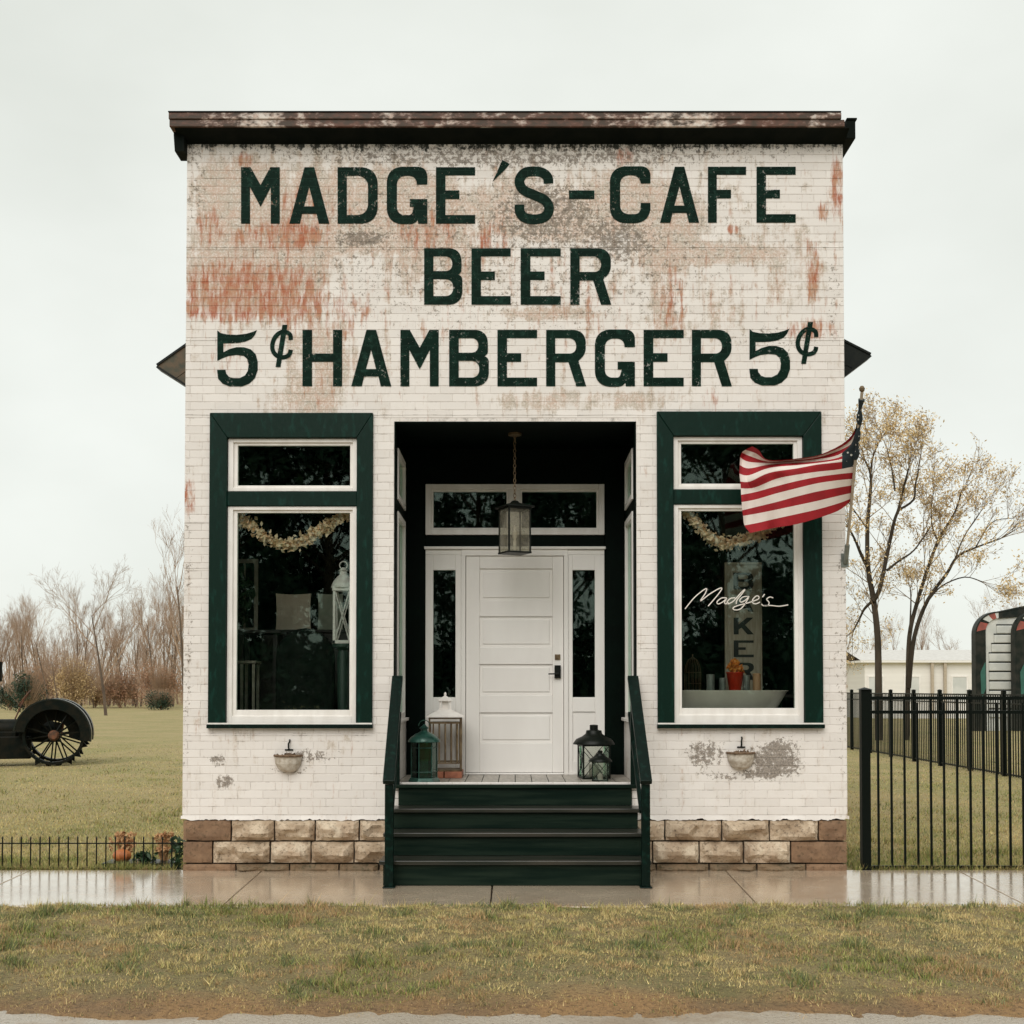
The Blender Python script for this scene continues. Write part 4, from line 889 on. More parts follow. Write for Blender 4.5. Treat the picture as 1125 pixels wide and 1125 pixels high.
m2.build('hoist_wrap', M_CANTON, fl, fo, smooth=True)

# ------------------------------------------------------------------ window display
def garland(pts, lab):
    path = catmull([P(x, y, .14) for x, y in pts], 14); r = random.Random(int(pts[0][0])); mb = MB(); mb.tube(path[::3] + [path[-1]], .006, 4)
    for p in path:
        for _ in range(9):
            q = p + Vector((r.gauss(0, .022), r.gauss(0, .016), r.gauss(0, .026))); leaf(mb, r, q, r.uniform(.03, .06), 1.1)
    mb.build('garland', M_GARLAND, None, path[0], label=lab, cat='garland', group='garlands in the shop windows')
garland([(262, 572), (274, 575), (290, 590), (310, 598), (328, 597), (348, 585), (362, 576), (376, 567), (388, 564)], 'cream fabric garland swagged in the window with the armchair')
garland([(752, 560), (765, 574), (780, 590), (796, 597), (815, 594), (833, 588), (850, 575), (872, 560)], 'cream fabric garland swagged in the window with the script lettering')
# script on the glass
mb = MB(); W = lambda x, y: P(740 + x / 5.92, 600 + y / 5.92, .034)
for s_ in ([(75, 408), (130, 340), (185, 292), (215, 277), (205, 310), (175, 357), (235, 312), (295, 277), (314, 277), (285, 320), (225, 390)],
           [(345, 337), (312, 338), (283, 362), (292, 376), (322, 362), (347, 340), (332, 364), (338, 376), (358, 368)],
           [(402, 337), (372, 340), (349, 362), (357, 376), (392, 355), (440, 302), (464, 282), (452, 302), (412, 352), (408, 376)],
           [(482, 327), (452, 331), (431, 352), (441, 365), (470, 350), (492, 325), (462, 380), (432, 410), (398, 415), (387, 402), (420, 386), (490, 368)],
           [(490, 368), (550, 345), (553, 327), (536, 326), (514, 350), (516, 370), (537, 375), (562, 364)], [(592, 312), (578, 332)],
           [(648, 337), (626, 331), (606, 346), (621, 366), (614, 385), (586, 388), (571, 376)], [(586, 388), (630, 386), (690, 391), (745, 382)]):
    mb.tube([W(p.x, p.y) for p in catmull([(x, y, 0) for x, y in s_], 5)], .0052, 5)
wl = mb.build('window_script', M_DECAL, cafe)
# display table and bench behind the right window
tzp = P(800, 763, .65).z
def table(name, x0, x1, y0, y1, zt, lab, m=M_DARKWOOD):
    r = thing(name, ((x0 + x1) / 2, (y0 + y1) / 2, ZF - .005), lab, 'table'); o = r.location.copy(); z0 = ZF - .004
    MB().box(x0, x1, y0, y1, zt - .03, zt).build('table_top', m, r, o, bevel=.004)
    for sx in (x0 + .03, x1 - .07):
        for sy in (y0 + .03, y1 - .07): MB().box(sx, sx + .04, sy, sy + .04, z0, zt - .031).build('leg', m, r, o)
    return r
table('display_table', 1.30, 2.6, .50, 1.10, tzp, 'dark display table behind the enamel tub')
bzp = P(800, 779.5, .28).z
table('display_bench', 1.25, 2.6, .16, .45, bzp, 'low dark bench carrying the enamel tub')
c = P(797, 779, .30); hx, ht = P(865, 765, .30).x - c.x, P(800, 760, .3).z - bzp
m2 = MB(); m2.lathe([(hx * .80, 0), (hx * .83, .004), (hx, ht), (hx + .012, ht + .004), (hx + .012, ht + .012), (hx - .012, ht + .008), (hx * .80, .02)], 32, (c.x, .305, bzp + .001), 1, .21); m2.build('enamel_tub', M_ENAMEL, None, (c.x, .305, bzp), label='long white enamel tub on the bench in the window', cat='tub', smooth=True)
# bakery board
sb = thing('bakery_sign', (P(817, 762, 1.0).x, 1.0, tzp), 'tall narrow wooden board lettered BAKER standing on the display table', 'sign')
x0, x1, zt = P(796.5, 700, 1.0).x, P(837, 700, 1.0).x, P(817, 618, 1.0).z; o = sb.location.copy()
MB().box(x0, x1, 1.0, 1.03, tzp + .001, zt).build('board', M_PLANKGREY, sb, o, bevel=.004)
MB().frame(x0, x1, tzp + .001, zt, .02, .02, .02, .02, .985, .9995).build('rim', M_PLANKGREY, sb, o, bevel=.003)
for ch, y0, y1 in zip('BAKER', (629, 653.5, 678.5, 703.5, 728), (647.5, 672, 697, 722, 747)):
    mb = MB(); g0, g1 = P(806, 700, .998).x, P(828, 700, .998).x; h0, h1 = P(817, y1, .998).z, P(817, y0, .998).z
    glyph_mesh(mb, ch, lambda x, z: (g0 + (g1 - g0) * x / 43.5, h0 + (h1 - h0) * z / 62), .9975); mb.build('board_letter', M_SIGNINK, sb, o)
# red bucket with flowers, cage, jars
def lathe_thing(name, prof, c, m, lab, cat, n=20, **kw): return MB().lathe(prof, n, c).build(name, m, None, c, label=lab, cat=cat, smooth=True, **kw)
c = P(807.5, 760, .62); c.z = tzp + .001
r = thing('red_bucket', c, 'red tin bucket of orange flowers on the display table', 'bucket')
MB().lathe([(.05, 0), (.078, .19), (.083, .195), (.083, .205), (.07, .20), (.045, .02)], 20, c).build('bucket_body', M_RED, r, c, smooth=True)
m2 = MB()
for k in range(9):
    t = k * 2.4; q = c + Vector((.022 * math.sqrt(k) * math.cos(t), .022 * math.sqrt(k) * math.sin(t), .30 - .012 * k)); m2.tube([(c.x, c.y, c.z + .1), q], .003, 4); leaf_cloud(m2, rng, q, (.028, .028, .026), 34, .03, shell=.7)
m2.build('flowers', M_ORANGE, r, c)
for px, wdt, top, m, lab in ((780.5, 9, 741, M_TIN, 'grey tin can beside the birdcage'), (794, 8, 745, M_TIN, 'dull tin beside the red bucket'), (820, 8, 742, M_TIN, 'dark tin between the bucket and the candle'), (831.5, 9, 740, M_PEACH, 'peach pillar candle in front of the lettered board')):
    c = P(px, 762, .60); c.z = tzp + .001; rr = wdt / 2 / F * (D + .6); hh = P(px, top, .6).z - tzp
    lathe_thing('tin_can' if m is M_TIN else 'candle', [(rr, 0), (rr, hh), (rr * .8, hh + .002), (rr * .8, hh - .01)], c, m, lab, 'can' if m is M_TIN else 'candle')
c = P(761, 762, .62); c.z = tzp + .001; r = thing('birdcage', c, 'small domed wire birdcage on the display table', 'birdcage'); hh = P(761, 719, .62).z - tzp
m2 = MB(); m2.lathe([(.085, .01), (.085, .035), (.07, .04)], 16, c)
for k in range(3): t = k * 2.1; m2.box(c.x + .06 * math.cos(t) - .012, c.x + .06 * math.cos(t) + .012, c.y + .06 * math.sin(t) - .012, c.y + .06 * math.sin(t) + .012, c.z, c.z + .0101)
m2.build('base', M_ROOFW, r, c)
m2 = MB()
for k in range(14):
    t = k * 2 * math.pi / 14; ct, s_ = math.cos(t), math.sin(t)
    m2.tube([c + Vector((.075 * q * ct, .075 * q * s_, z)) for q, z in ((1, .035), (1, hh * .55), (.88, hh * .72), (.55, hh * .86), (.1, hh * .93))], .0022, 3)
for z in (.1, hh * .55): m2.tube([c + Vector((.076 * math.cos(k * math.pi / 8), .076 * math.sin(k * math.pi / 8), z)) for k in range(17)], .0025, 3)
m2.tube([c + Vector((0, 0, hh * .92)), c + Vector((0, 0, hh))], .006, 5); m2.build('wires', M_BRASS, r, c)

# left window: armchair, canvases, lantern on a stand, frame, stool
zsl = ZF - .004
ac = thing('armchair', (-1.86, .75, zsl), 'black armchair with high rounded back behind the window', 'armchair'); o = ac.location.copy()
ax0, ax1, az = P(303, 720, .55).x, P(367, 720, .55).x, P(330, 690, .55).z; cxm = (ax0 + ax1) / 2; hwid = (ax1 - ax0) / 2
poly = [(ax0, zsl + .12)] + [(cxm - hwid * math.cos(t), az - .28 + .28 * math.sin(t)) for t in [k * math.pi / 12 for k in range(13)]] + [(ax1, zsl + .12)]
M_CHAIR = simple('black_upholstery', (.005, .009, .007), (.011, .015, .012), 9, .9, spec=.1)
MB().prism(poly, .52, .66).build('backrest', M_CHAIR, ac, o, bevel=.03, seg=3)
MB().box(ax0 + .06, ax1 - .06, .665, 1.2, zsl + .12, zsl + .42).build('seat', M_CHAIR, ac, o, bevel=.03)
for s_ in (ax0, ax1 - .055): MB().box(s_, s_ + .055, .665, 1.15, zsl + .12, zsl + .62).build('arm', M_CHAIR, ac, o, bevel=.02)
for sx in (ax0 + .02, ax1 - .07):
    for sy in (.54, 1.1): MB().box(sx, sx + .05, sy, sy + .05, zsl, zsl + .12).build('leg', M_DARKWOOD, ac, o)
cabz = P(320, 692, 1.45).z
cb_ = thing('cabinet', (-1.95, 1.6, zsl), 'dark low cabinet behind the black armchair', 'cabinet'); o = cb_.location.copy()
MB().box(-2.5, -1.32, 1.40, 1.8, zsl, cabz - .03).build('cabinet_body', M_DARKWOOD, cb_, o, bevel=.005); MB().box(-2.53, -1.3, 1.38, 1.83, cabz - .03, cabz).build('cabinet_top', M_DARKWOOD, cb_, o, bevel=.005)
for k, (p0_, p1_, m, lab) in enumerate(((303, 341.5, M_CREAM, 'square cream canvas standing on the dark cabinet'), (349, 377, M_GREYCLOTH, 'grey green canvas beside the cream canvas'))):
    a, b = P(p0_, 670, 1.5), P(p1_, 670, 1.5); zt = P(320, 652, 1.5).z
    m2 = MB(); n = 8; q = [(a.x + (b.x - a.x) * i / n, cabz + .002) for i in range(n + 1)] + [(b.x + .008 * math.sin(math.pi * i / n) * -1, cabz + (zt - cabz) * i / n) for i in range(1, n)] + [(b.x - (b.x - a.x) * i / n, zt - .01 * math.sin(math.pi * i / n)) for i in range(n + 1)] + [(a.x + .008 * math.sin(math.pi * i / n), zt - (zt - cabz) * i / n) for i in range(1, n)]
    m2.prism(q, 1.5, 1.535).build('canvas', m, None, ((a.x + b.x) / 2, 1.5, cabz), label=lab, cat='canvas')
# white lantern on a column
c = P(377, 707, .36); r = thing('column_stand', (c.x, .36, zsl), 'dark turned column carrying the white lantern', 'stand'); o = r.location.copy()
MB().lathe([(.11, 0), (.11, .04), (.05, .08), (.04, .3), (.055, c.z - zsl - .12), (.04, c.z - zsl - .06), (.1, c.z - zsl - .03), (.1, c.z - zsl - .004)], 20, o).build('column', simple('green_column_paint', (.02, .045, .033), (.03, .06, .045), 8, .5), r, o, smooth=True)
wl_ = thing('white_lantern', (0, 0, 0), 'tall white wooden lantern with crossed braces inside the window', 'lantern'); a, h = .082, .50
mb = MB(); lantern_frame(mb, a, 0, h, .022); mb.box(-a, a, -a, a, .0, .03); mb.box(-a - .006, a + .006, -a - .006, a + .006, h - .03, h + .002); mb.build('frame', M_ROOFW, wl_, bevel=.002)
for k in range(4):
    Mk = Matrix.Rotation(k * math.pi / 2, 4, 'Z'); b = a - .02; m2 = MB(); m2.tube([Mk @ Vector((-b, a - .01, .03)), Mk @ Vector((b, a - .01, h - .03))], .006, 4); m2.tube([Mk @ Vector((b, a - .014, .03)), Mk @ Vector((-b, a - .014, h - .03))], .006, 4); m2.build('cross_brace', M_ROOFW, wl_)
MB().lathe([(a * 1.35, h + .002), (a * 1.35, h + .012), (a * 1.1, h + .06), (a * .7, h + .10), (a * .4, h + .12), (a * .4, h + .15), (a * .55, h + .155), (.01, h + .185)], 18).build('lid', M_ROOFW, wl_, smooth=True)
m2 = MB(); m2.tube([(.035 * math.cos(k * math.pi / 6), 0, h + .205 + .035 * math.sin(k * math.pi / 6)) for k in range(13)], .005, 5, cap=False); m2.build('ring', M_ROOFW, wl_)
wl_.location = (c.x, .36, c.z - .003); wl_.scale = (1.0, 1, 1.0)
# leaning frame on a plant stand and a white slatted stool
fzb = P(270, 693, 1.0).z; table('plant_stand', -2.62, -2.20, .85, 1.2, fzb, 'small dark stand under the pale wooden frame')
r = thing('empty_frame', (P(270, 690, 1.0).x, 1.0, fzb), 'pale empty wooden frame standing on the small stand', 'frame'); o = r.location.copy()
x0, x1 = P(254, 650, 1.0).x, P(283, 650, 1.0).x; zt = P(270, 614, 1.0).z; M_PALEW = simple('pale_worn_wood', (.34, .31, .25), (.24, .22, .17), 14, .7)
m2 = MB(); m2.frame(x0, x1, fzb + .001, zt, .035, .035, .03, .04, 1.0, 1.03); m2.box((x0 + x1) / 2 - .007, (x0 + x1) / 2 + .007, 1.005, 1.025, fzb + .032, zt - .041); m2.build('frame_rails', M_PALEW, r, o, bevel=.003)
m2 = MB(); leaf_cloud(m2, rng, (x0 + .12, .97, fzb + .3), (.1, .05, .26), 90, .06); m2.tube([(x0 + .12, .96, fzb + .005), (x0 + .12, .97, fzb + .5)], .004, 4)
m2.build('trailing_ivy', M_PLANT, None, (x0 + .12, .96, fzb), label='dark ivy climbing in front of the pale wooden frame', cat='plant')
stz = P(270, 726, .5).z; r = thing('white_stool', (P(268, 760, .5).x, .5, zsl), 'pale slatted stool beside the black armchair', 'stool'); o = r.location.copy(); x0, x1 = P(250, 740, .5).x, P(283, 740, .5).x
MB().box(x0, x1, .42, .66, stz - .025, stz).build('seat', M_PALEW, r, o, bevel=.004)
for sx in (x0 + .01, x0 + .13, x1 - .035):
    for sy in (.43, .62): MB().box(sx, sx + .024, sy, sy + .024, zsl, stz - .026).build('leg', M_PALEW, r, o)

# ------------------------------------------------------------------ fences
def fence_run(name, p0, p1, posts, sp, label, h, rails, postw, pick, alt, cat='fence', ztop=None):
    p0, p1 = Vector(p0), Vector(p1); d = (p1 - p0); L = d.length; ang = math.atan2(d.y, d.x); r = thing(name, p0, label, cat); r.rotation_euler = (0, 0, ang)
    def add(nm, me, loc):
        o = bpy.data.objects.new(nm, me); COL.objects.link(o); o.parent = r; o.location = loc; return o
    def bmesh_(x0, x1, y0, y1, z0, z1, tip=0):
        mb = MB(); mb.box(x0, x1, y0, y1, z0, z1)
        if tip: i = len(mb.v); mb.v += [(x0 * 1.5, y0 * 1.5, z1), (x1 * 1.5, y0 * 1.5, z1), (x1 * 1.5, y1 * 1.5, z1), (x0 * 1.5, y1 * 1.5, z1), (0, 0, z1 + tip)]; mb.f += [(i, i + 1, i + 4), (i + 1, i + 2, i + 4), (i + 2, i + 3, i + 4), (i + 3, i, i + 4)]; mb.fm += [0] * 4
        me = bpy.data.meshes.new(nm_); me.from_pydata(mb.v, [], mb.f); me.materials.append(M_BLACKF); return me
    nm_ = 'post'; pm = bmesh_(-postw, postw, -postw, postw, -.03, h, .02) if postw else None
    if pm:
        for q in posts: add('post', pm, (q, 0, 0))
    nm_ = 'rail'
    for z in rails: add('rail', bmesh_(0, L, -.014 if postw else -.005, .014 if postw else .005, z - (.014 if postw else .005), z + (.014 if postw else .005)), (0, 0, 0))
    nm_ = 'picket'; a, zb, zt, zt2, tip = pick; A = bmesh_(-a, a, -a, a, zb, zt, tip); B_ = bmesh_(-a, a, -a, a, zb, zt2, tip) if alt else A
    k = 0; x = sp
    while x < L - .5 * sp:
        if not any(abs(x - q) < postw + a for q in posts): add('picket', B_ if (alt and k % 2) else A, (x, 0, 0))
        x += sp; k += 1
    return r
H = P(953, 757.5, .0).z
fence_run('iron_fence', (P(953, 960, .03).x, .08, 0), (8.72, .08, 0), [0, 1.95, 3.9], .1145, 'black metal picket fence running from the cafe corner along the sidewalk', H, (P(1000, 767, 0).z, P(1000, 782.5, 0).z, .03), .038, (.0085, .0, P(1000, 765, 0).z, P(1000, 772, 0).z - .0, 0), True)
sp_ = [0.3 + 1.66 * k for k in range(11)]
fence_run('iron_fence', (8.76, 7.8, 0), (8.76, 25.5, 0), sp_, .111, 'black metal picket fence crossing the back lawn away from the sidewalk', H - .02, (H - .10, H - .26, .06), .036, (.0085, .03, H - .09, H - .09, 0), False)
fence_run('garden_border_fence', (XL - .03, .085, 0), (-6.4, .085, 0), [], .0817, 'low black wire border fence with spear tips beside the sidewalk', .3, (P(100, 926.5, .085).z, .02), 0, (.0045, 0, P(100, 921, .085).z, 0, .022), False)

# ------------------------------------------------------------------ flower bed by the low fence
Yb = .30
tr0, tr1 = P(117, 950, Yb).x, P(194, 950, Yb).x
o = MB().frame(tr0, tr1, 0, .05, .012, .012, .001, .001, .17, .43).box(tr0 + .013, tr1 - .013, .171, .429, .002, .03).build('planter_tray', M_TRAY, None, ((tr0 + tr1) / 2, .3, 0), label='low black planter tray behind the border fence', cat='planter')
c = P(134, 944, .26); c.z = .105; m2 = MB(); n, k_ = 24, 10
for j in range(k_ + 1):
    ph = math.pi * j / k_; 
    for i in range(n): t = 2 * math.pi * i / n; rr = (.078 + .006 * math.cos(t * 8)) * math.sin(ph) + .001; m2.v.append((c.x + rr * math.cos(t), c.y + rr * .9 * math.sin(t), c.z + .066 * math.cos(ph) * (1 - .12 * math.sin(ph) ** 0)))
for j in range(k_):
    for i in range(n): m2.f.append((j * n + i, j * n + (i + 1) % n, (j + 1) * n + (i + 1) % n, (j + 1) * n + i)); m2.fm.append(0)
pk = thing('pumpkin', (c.x, c.y, .031), 'small orange pumpkin on the black planter tray', 'pumpkin'); m2.build('pumpkin_body', M_PUMPKIN, pk, (c.x, c.y, .031), smooth=True)
MB().tube([(c.x, c.y, c.z + .05), (c.x + .005, c.y, c.z + .075), (c.x + .018, c.y, c.z + .088)], [.012, .009, .011], 6).build('stem', M_DRYMUM, pk, (c.x, c.y, .031))
for px, wdt, lab, s_ in ((136, 30, 'dried orange flower clump behind the pumpkin', 11), (180, 24, 'dried orange flower clump beside the red corner stone', 12)):
    r_ = random.Random(s_); c = P(px, 935, .36); m2 = MB()
    for k in range(42):
        a = r_.uniform(0, 6.28); q = Vector((c.x + math.cos(a) * r_.random() * wdt / 2 / 120, .36 + .08 * math.sin(a) * r_.random(), r_.uniform(.12, .29))); m2.tube([(c.x + (q.x - c.x) * .3, .36, .03), q], .003, 3); leaf_cloud(m2, r_, q, (.022, .022, .022), 12, .028)
    m2.build('dried_flowers', M_DRYMUM, None, (c.x, .36, .03), label=lab, cat='flowers')
for px, rr, hh, lab, s_ in ((158, .085, .10, 'dark green leafy plant between the dried flower clumps', 21), (196, .05, .24, 'upright green weed against the red corner stone', 22)):
    r_ = random.Random(s_); c = P(px, 945, .26 if s_ == 21 else .12); m2 = MB()
    for k in range(90):
        a = r_.uniform(0, 6.28); q = Vector((c.x + math.cos(a) * r_.random() * rr * 1.4, c.y + math.sin(a) * r_.random() * rr * .7, .04 + r_.random() * hh)); leaf(m2, r_, q, .045)
        if k % 4 == 0: m2.tube([(c.x, c.y, .0), q], .002, 3)
    m2.build('leafy_plant', M_PLANT, None, (c.x, c.y, 0), label=lab, cat='plant')

# ------------------------------------------------------------------ tractor
TY = P(60, 838, 0); Zt = CAMZ * F / (841 - HOR); tY = Zt - D; WR = .60
tc_ = P(51, 808, tY); TZ = 0
tx = tc_.x
tr = thing('tractor', (tx, tY + .5, 0), 'old dark steel-wheeled tractor with curved fender parked on the lawn', 'tractor'); o = Vector((tx, tY + .5, 0)); tr.rotation_euler = (0, 0, R(17))
def steel_wheel(cx, cy, cz, r, wd, spokes, lug, nm):
    n = 40; m2 = MB(); prof = [(r - .055, -wd / 2), (r, -wd / 2), (r, wd / 2), (r - .055, wd / 2)]
    for (rr, yy) in prof: m2.v += [(cx + rr * math.cos(2 * math.pi * k / n), cy + yy, cz + rr * math.sin(2 * math.pi * k / n)) for k in range(n)]
    for j in range(4):
        for k in range(n): m2.f.append((j * n + k, j * n + (k + 1) % n, ((j + 1) % 4) * n + (k + 1) % n, ((j + 1) % 4) * n + k)); m2.fm.append(0)
    wh = m2.build(nm, M_TRACTOR, tr, o, smooth=True)
    m2 = MB(); m2.tube([(cx, cy - wd * .55, cz), (cx, cy - wd * .35, cz), (cx, cy + wd * .35, cz), (cx, cy + wd * .55, cz)], [.07, .11, .11, .07], 14); m2.build('hub', M_RUSTY, wh, o)
    for k in range(spokes):
        t = 2 * math.pi * (k + .3) / spokes; yo = .3 * wd * (1 if k % 2 else -1)
        MB().tube([(cx + .08 * math.cos(t), cy + yo, cz + .08 * math.sin(t)), (cx + (r - .02) * math.cos(t), cy + yo * .4, cz + (r - .02) * math.sin(t))], .017, 5).build('spoke', M_TRACTOR, wh, o)
    if lug:
        for k in range(18):
            t = 2 * math.pi * k / 18; e, f_ = Vector((math.cos(t), 0, math.sin(t))), Vector((-math.sin(t), 0, math.cos(t)))
            m2 = MB(); q = Vector((cx, cy + (.07 if k % 2 else -.07), cz)); a_, b_, c_ = q + e * (r - .002) - f_ * .06, q + e * (r - .002) + f_ * .06, q + e * (r + .10)
            w2 = Vector((0, .045, 0)); m2.quad(a_ - w2, b_ - w2, c_ - w2); m2.quad(a_ + w2, b_ + w2, c_ + w2); m2.quad(a_ - w2, a_ + w2, c_ + w2, c_ - w2); m2.quad(b_ - w2, b_ + w2, c_ + w2, c_ - w2); m2.build('lug', M_TRACTOR, wh, o)
    return wh
for yy in (tY, tY + 1.15):
    steel_wheel(tx, yy, WR + .02, WR, .28, 14, True, 'rear_wheel')
    n = 22; m2 = MB(); r0_, r1_ = WR + .13, WR + .16; wd = .44; sec = []
    for k in range(n + 1):
        t = R(172) - R(182) * k / n; sec.append((math.cos(t), math.sin(t)))
    for (rr, y_) in ((r0_, -wd / 2), (r1_, -wd / 2), (r1_, wd / 2), (r0_, wd / 2)): m2.v += [(tx - .02 + rr * c_, yy + y_, WR + .02 + rr * s_) for c_, s_ in sec]
    for j in range(4):
        for k in range(n): a_, b_ = j * (n + 1) + k, ((j + 1) % 4) * (n + 1) + k; m2.f.append((a_, a_ + 1, b_ + 1, b_)); m2.fm.append(0)
    fd_ = m2.build('fender', M_FENDER, tr, o, smooth=True)
    # inner skirt of the fender
    m2 = MB(); ys = yy + (.19 if yy == tY else -.19); ya = .012
    for k in range(n):
        c0_, c1_ = sec[k], sec[k + 1]
        m2.quad(*[(tx - .02 + rr * c_, ys, WR + .02 + rr * s_) for rr, (c_, s_) in ((r0_ + .01, c0_), (r0_ + .01, c1_), (.30, c1_), (.30, c0_))])
    m2.build('fender_skirt', M_TRACTOR, fd_, o)
    m2 = MB(); ys = yy - .215
    for k in range(n):
        c0_, c1_ = sec[k], sec[k + 1]; i0_, i1_ = (max(.2, .60 - .0 * k),) * 2
        m2.quad(*[(tx - .02 + rr * c_, ys, WR + .02 + rr * s_) for rr, (c_, s_) in ((r0_ + .01, c0_), (r0_ + .01, c1_), (WR - .06, c1_), (WR - .06, c0_))])
    m2.build('fender_lip', M_TRACTOR, fd_, o)
ym = tY + .575
m2 = MB(); m2.tube([(tx, tY - .02, WR + .02), (tx, tY + 1.17, WR + .02)], .09, 12); m2.tube([(tx + .1, ym, .66), (tx - .25, ym, .7), (tx - .8, ym, .68)], [.2, .24, .2], 12); m2.build('rear_axle', M_TRACTOR, tr, o)
MB().box(tx - 1.75, tx - .75, ym - .26, ym + .26, .16, .70).box(tx - 1.7, tx - .45, ym - .42, ym - .262, .14, .60).build('engine', M_TRACTOR, tr, o, bevel=.02)
m2 = MB(); m2.tube([(tx - 1.72, ym, .74), (tx - .52, ym, .74)], .21, 16); m2.build('fuel_tank', M_TRACTOR, tr, o, smooth=True)
MB().box(tx - 1.98, tx - 1.74, ym - .27, ym + .27, .4, 1.05).build('radiator', M_TRACTOR, tr, o, bevel=.03)
m2 = MB(); sxk = tx - 1.12; m2.tube([(sxk, ym - .14, .8), (sxk, ym - .14, 1.72), (sxk + .0, ym - .14, 1.74), (sxk, ym - .14, 2.14)], [.035, .035, .08, .08], 10); m2.build('exhaust_stack', M_TRACTOR, tr, o)
m2 = MB(); sc2 = Vector((tx - .62, ym, 1.38)); tq = Matrix.Rotation(R(-55), 3, 'Y')
m2.tube([sc2 + tq @ Vector((.2 * math.cos(k * math.pi / 10), .2 * math.sin(k * math.pi / 10), 0)) for k in range(21)], .014, 6); m2.tube([sc2, (tx - .8, ym, .95)], .016, 6)
for k in range(3): m2.tube([sc2, sc2 + tq @ Vector((.2 * math.cos(k * 2.1), .2 * math.sin(k * 2.1), 0))], .009, 5)
m2.build('steering_wheel', M_RUSTY, tr, o)
m2 = MB(); m2.lathe([(.05, 0), (.19, .02), (.21, .09), (.2, .095), (.17, .035), (.03, .02)], 16, (tx + .18, ym, 1.0)); m2.tube([(tx + .18, ym, 1.005), (tx + .12, ym, .7)], .025, 6); m2.build('seat', M_RUSTY, tr, o, smooth=True)
for yy in (tY + .1, tY + 1.05): steel_wheel(tx - 1.72, yy, .37, .36, .13, 10, False, 'front_wheel')
MB().tube([(tx - 1.72, tY + .08, .37), (tx - 1.72, ym, .46), (tx - 1.72, tY + 1.07, .37)], .035, 8).build('front_axle', M_TRACTOR, tr, o)

# ------------------------------------------------------------------ trees
def grow(segs, rng, p, d, L, r, depth, spread, upb, leaves=None, kids=(3, 5)):
    n = 4 if depth > 1 else 3; pts = [p]; rs = [r]; q = p; dd = d.normalized()
    for i in range(n):
        j_ = .045 if r > .09 else .11
        dd = (dd + Vector((rng.gauss(0, j_), rng.gauss(0, j_), rng.gauss(0, .06) + upb * .12))).normalized(); q = q + dd * L / n; pts.append(q); rs.append(max(r * (1 - .72 * (i + 1) / n), .004))
    segs.append((pts, rs))
    if depth <= 0:
        if leaves is not None: leaves += pts[1:]
        return
    for k in range(rng.randint(*kids)):
        t = rng.uniform(.3, 1.0); i = min(int(t * n), n - 1); f = t * n - i; bp = pts[i].lerp(pts[i + 1], f); ax = (pts[i + 1] - pts[i]).normalized()
        nd = (ax + (ax.orthogonal().normalized() @ Matrix.Rotation(rng.random() * 6.28, 3, ax)) * spread * rng.uniform(.6, 1.3)).normalized(); nd.z += upb * .5
        grow(segs, rng, bp, nd, L * rng.uniform(.42, .68) * (1.15 - .4 * t), max(rs[i] * .62, .005), depth - 1, spread, upb, leaves, kids)
def bare_tree_meshes(seed, h, r0, spread, upb, stems=1, depth=4):
    rng = random.Random(seed); A = MB(); Bm = MB()
    for s_ in range(stems):
        segs = []; d = Vector((rng.gauss(0, .05 + .12 * (stems > 1)), rng.gauss(0, .05), 1)); p = Vector((rng.gauss(0, .15) * (stems > 1), rng.gauss(0, .15) * (stems > 1), -.1))
        grow(segs, rng, p, d, h * rng.uniform(.62, .8), r0, depth, spread, upb, None, (4, 6))
        A.tube(segs[0][0], segs[0][1], 6)
        for pts, rs in segs[1:]: Bm.tube(pts, rs, 4 if rs[0] > .03 else 3, cap=False)
    return A, Bm
protos = []
for seed, h, r0, sp, ub, stn in ((1, 12, .16, .62, .25, 1), (2, 13.5, .17, .5, .4, 1), (3, 11, .11, .5, .45, 2), (4, 9.5, .10, .75, .2, 1), (5, 12.5, .13, .45, .5, 2)):
    protos.append(bare_tree_meshes(seed, h, r0, sp, ub, stn))
protob = []
def make_bare(idx, loc, sc, rz, lab, grp, mats=(M_BARK, M_BARK2)):
    r = thing('bare_tree', loc, lab, 'tree', grp); r.rotation_euler = (0, 0, rz); r.scale = (sc, sc, sc)
    if protob[idx] is None:
        A, Bm = protos[idx]; a = A.build('trunk', mats[0], None); b = Bm.build('branches', mats[1], None); protob[idx] = (a.data, b.data); bpy.data.objects.remove(a); bpy.data.objects.remove(b)
    for nm, me in zip(('trunk', 'crown'), protob[idx]):
        o = bpy.data.objects.new(nm, me); COL.objects.link(o); o.parent = r
    return r
protob = [None] * 5
rt = random.Random(8); LAB = 'tall leafless tree in the brown wood edging the lawn'; GRP = 'leafless trees of the wood'
spots = [(-12 + 5.2 * k + rt.uniform(-2.4, 2.4), rt.choice((98, 104, 110, 116, 122, 128))) for k in range(44)]
for k_, (px, Zd) in enumerate(spots):
    x = (px - CX) * Zd / F; i = rt.randrange(5); make_bare(i, (x, Zd - D, -.03), rt.uniform(.5, .85) * (1.3 if k_ == 3 else 1), rt.random() * 6.28, LAB, GRP)
for px in list(range(-330, -15, 18)) + list(range(214, 925, 24)): make_bare(rt.randrange(5), ((px - CX) * 114 / F, 114 - D + rt.uniform(-10, 14), -.03), rt.uniform(.5, .85), rt.random() * 6.28, LAB, GRP)
for px, Zd in ((925, 112), (948, 118), (975, 105), (1010, 120), (1040, 112), (1068, 124), (1092, 110), (1118, 118), (1140, 108)):
    make_bare(rt.randrange(5), ((px - CX) * Zd / F, Zd - D, -.03), rt.uniform(.6, .85), rt.random() * 6.28, 'slender leafless tree rising beyond the white house', 'leafless trees beyond the house')
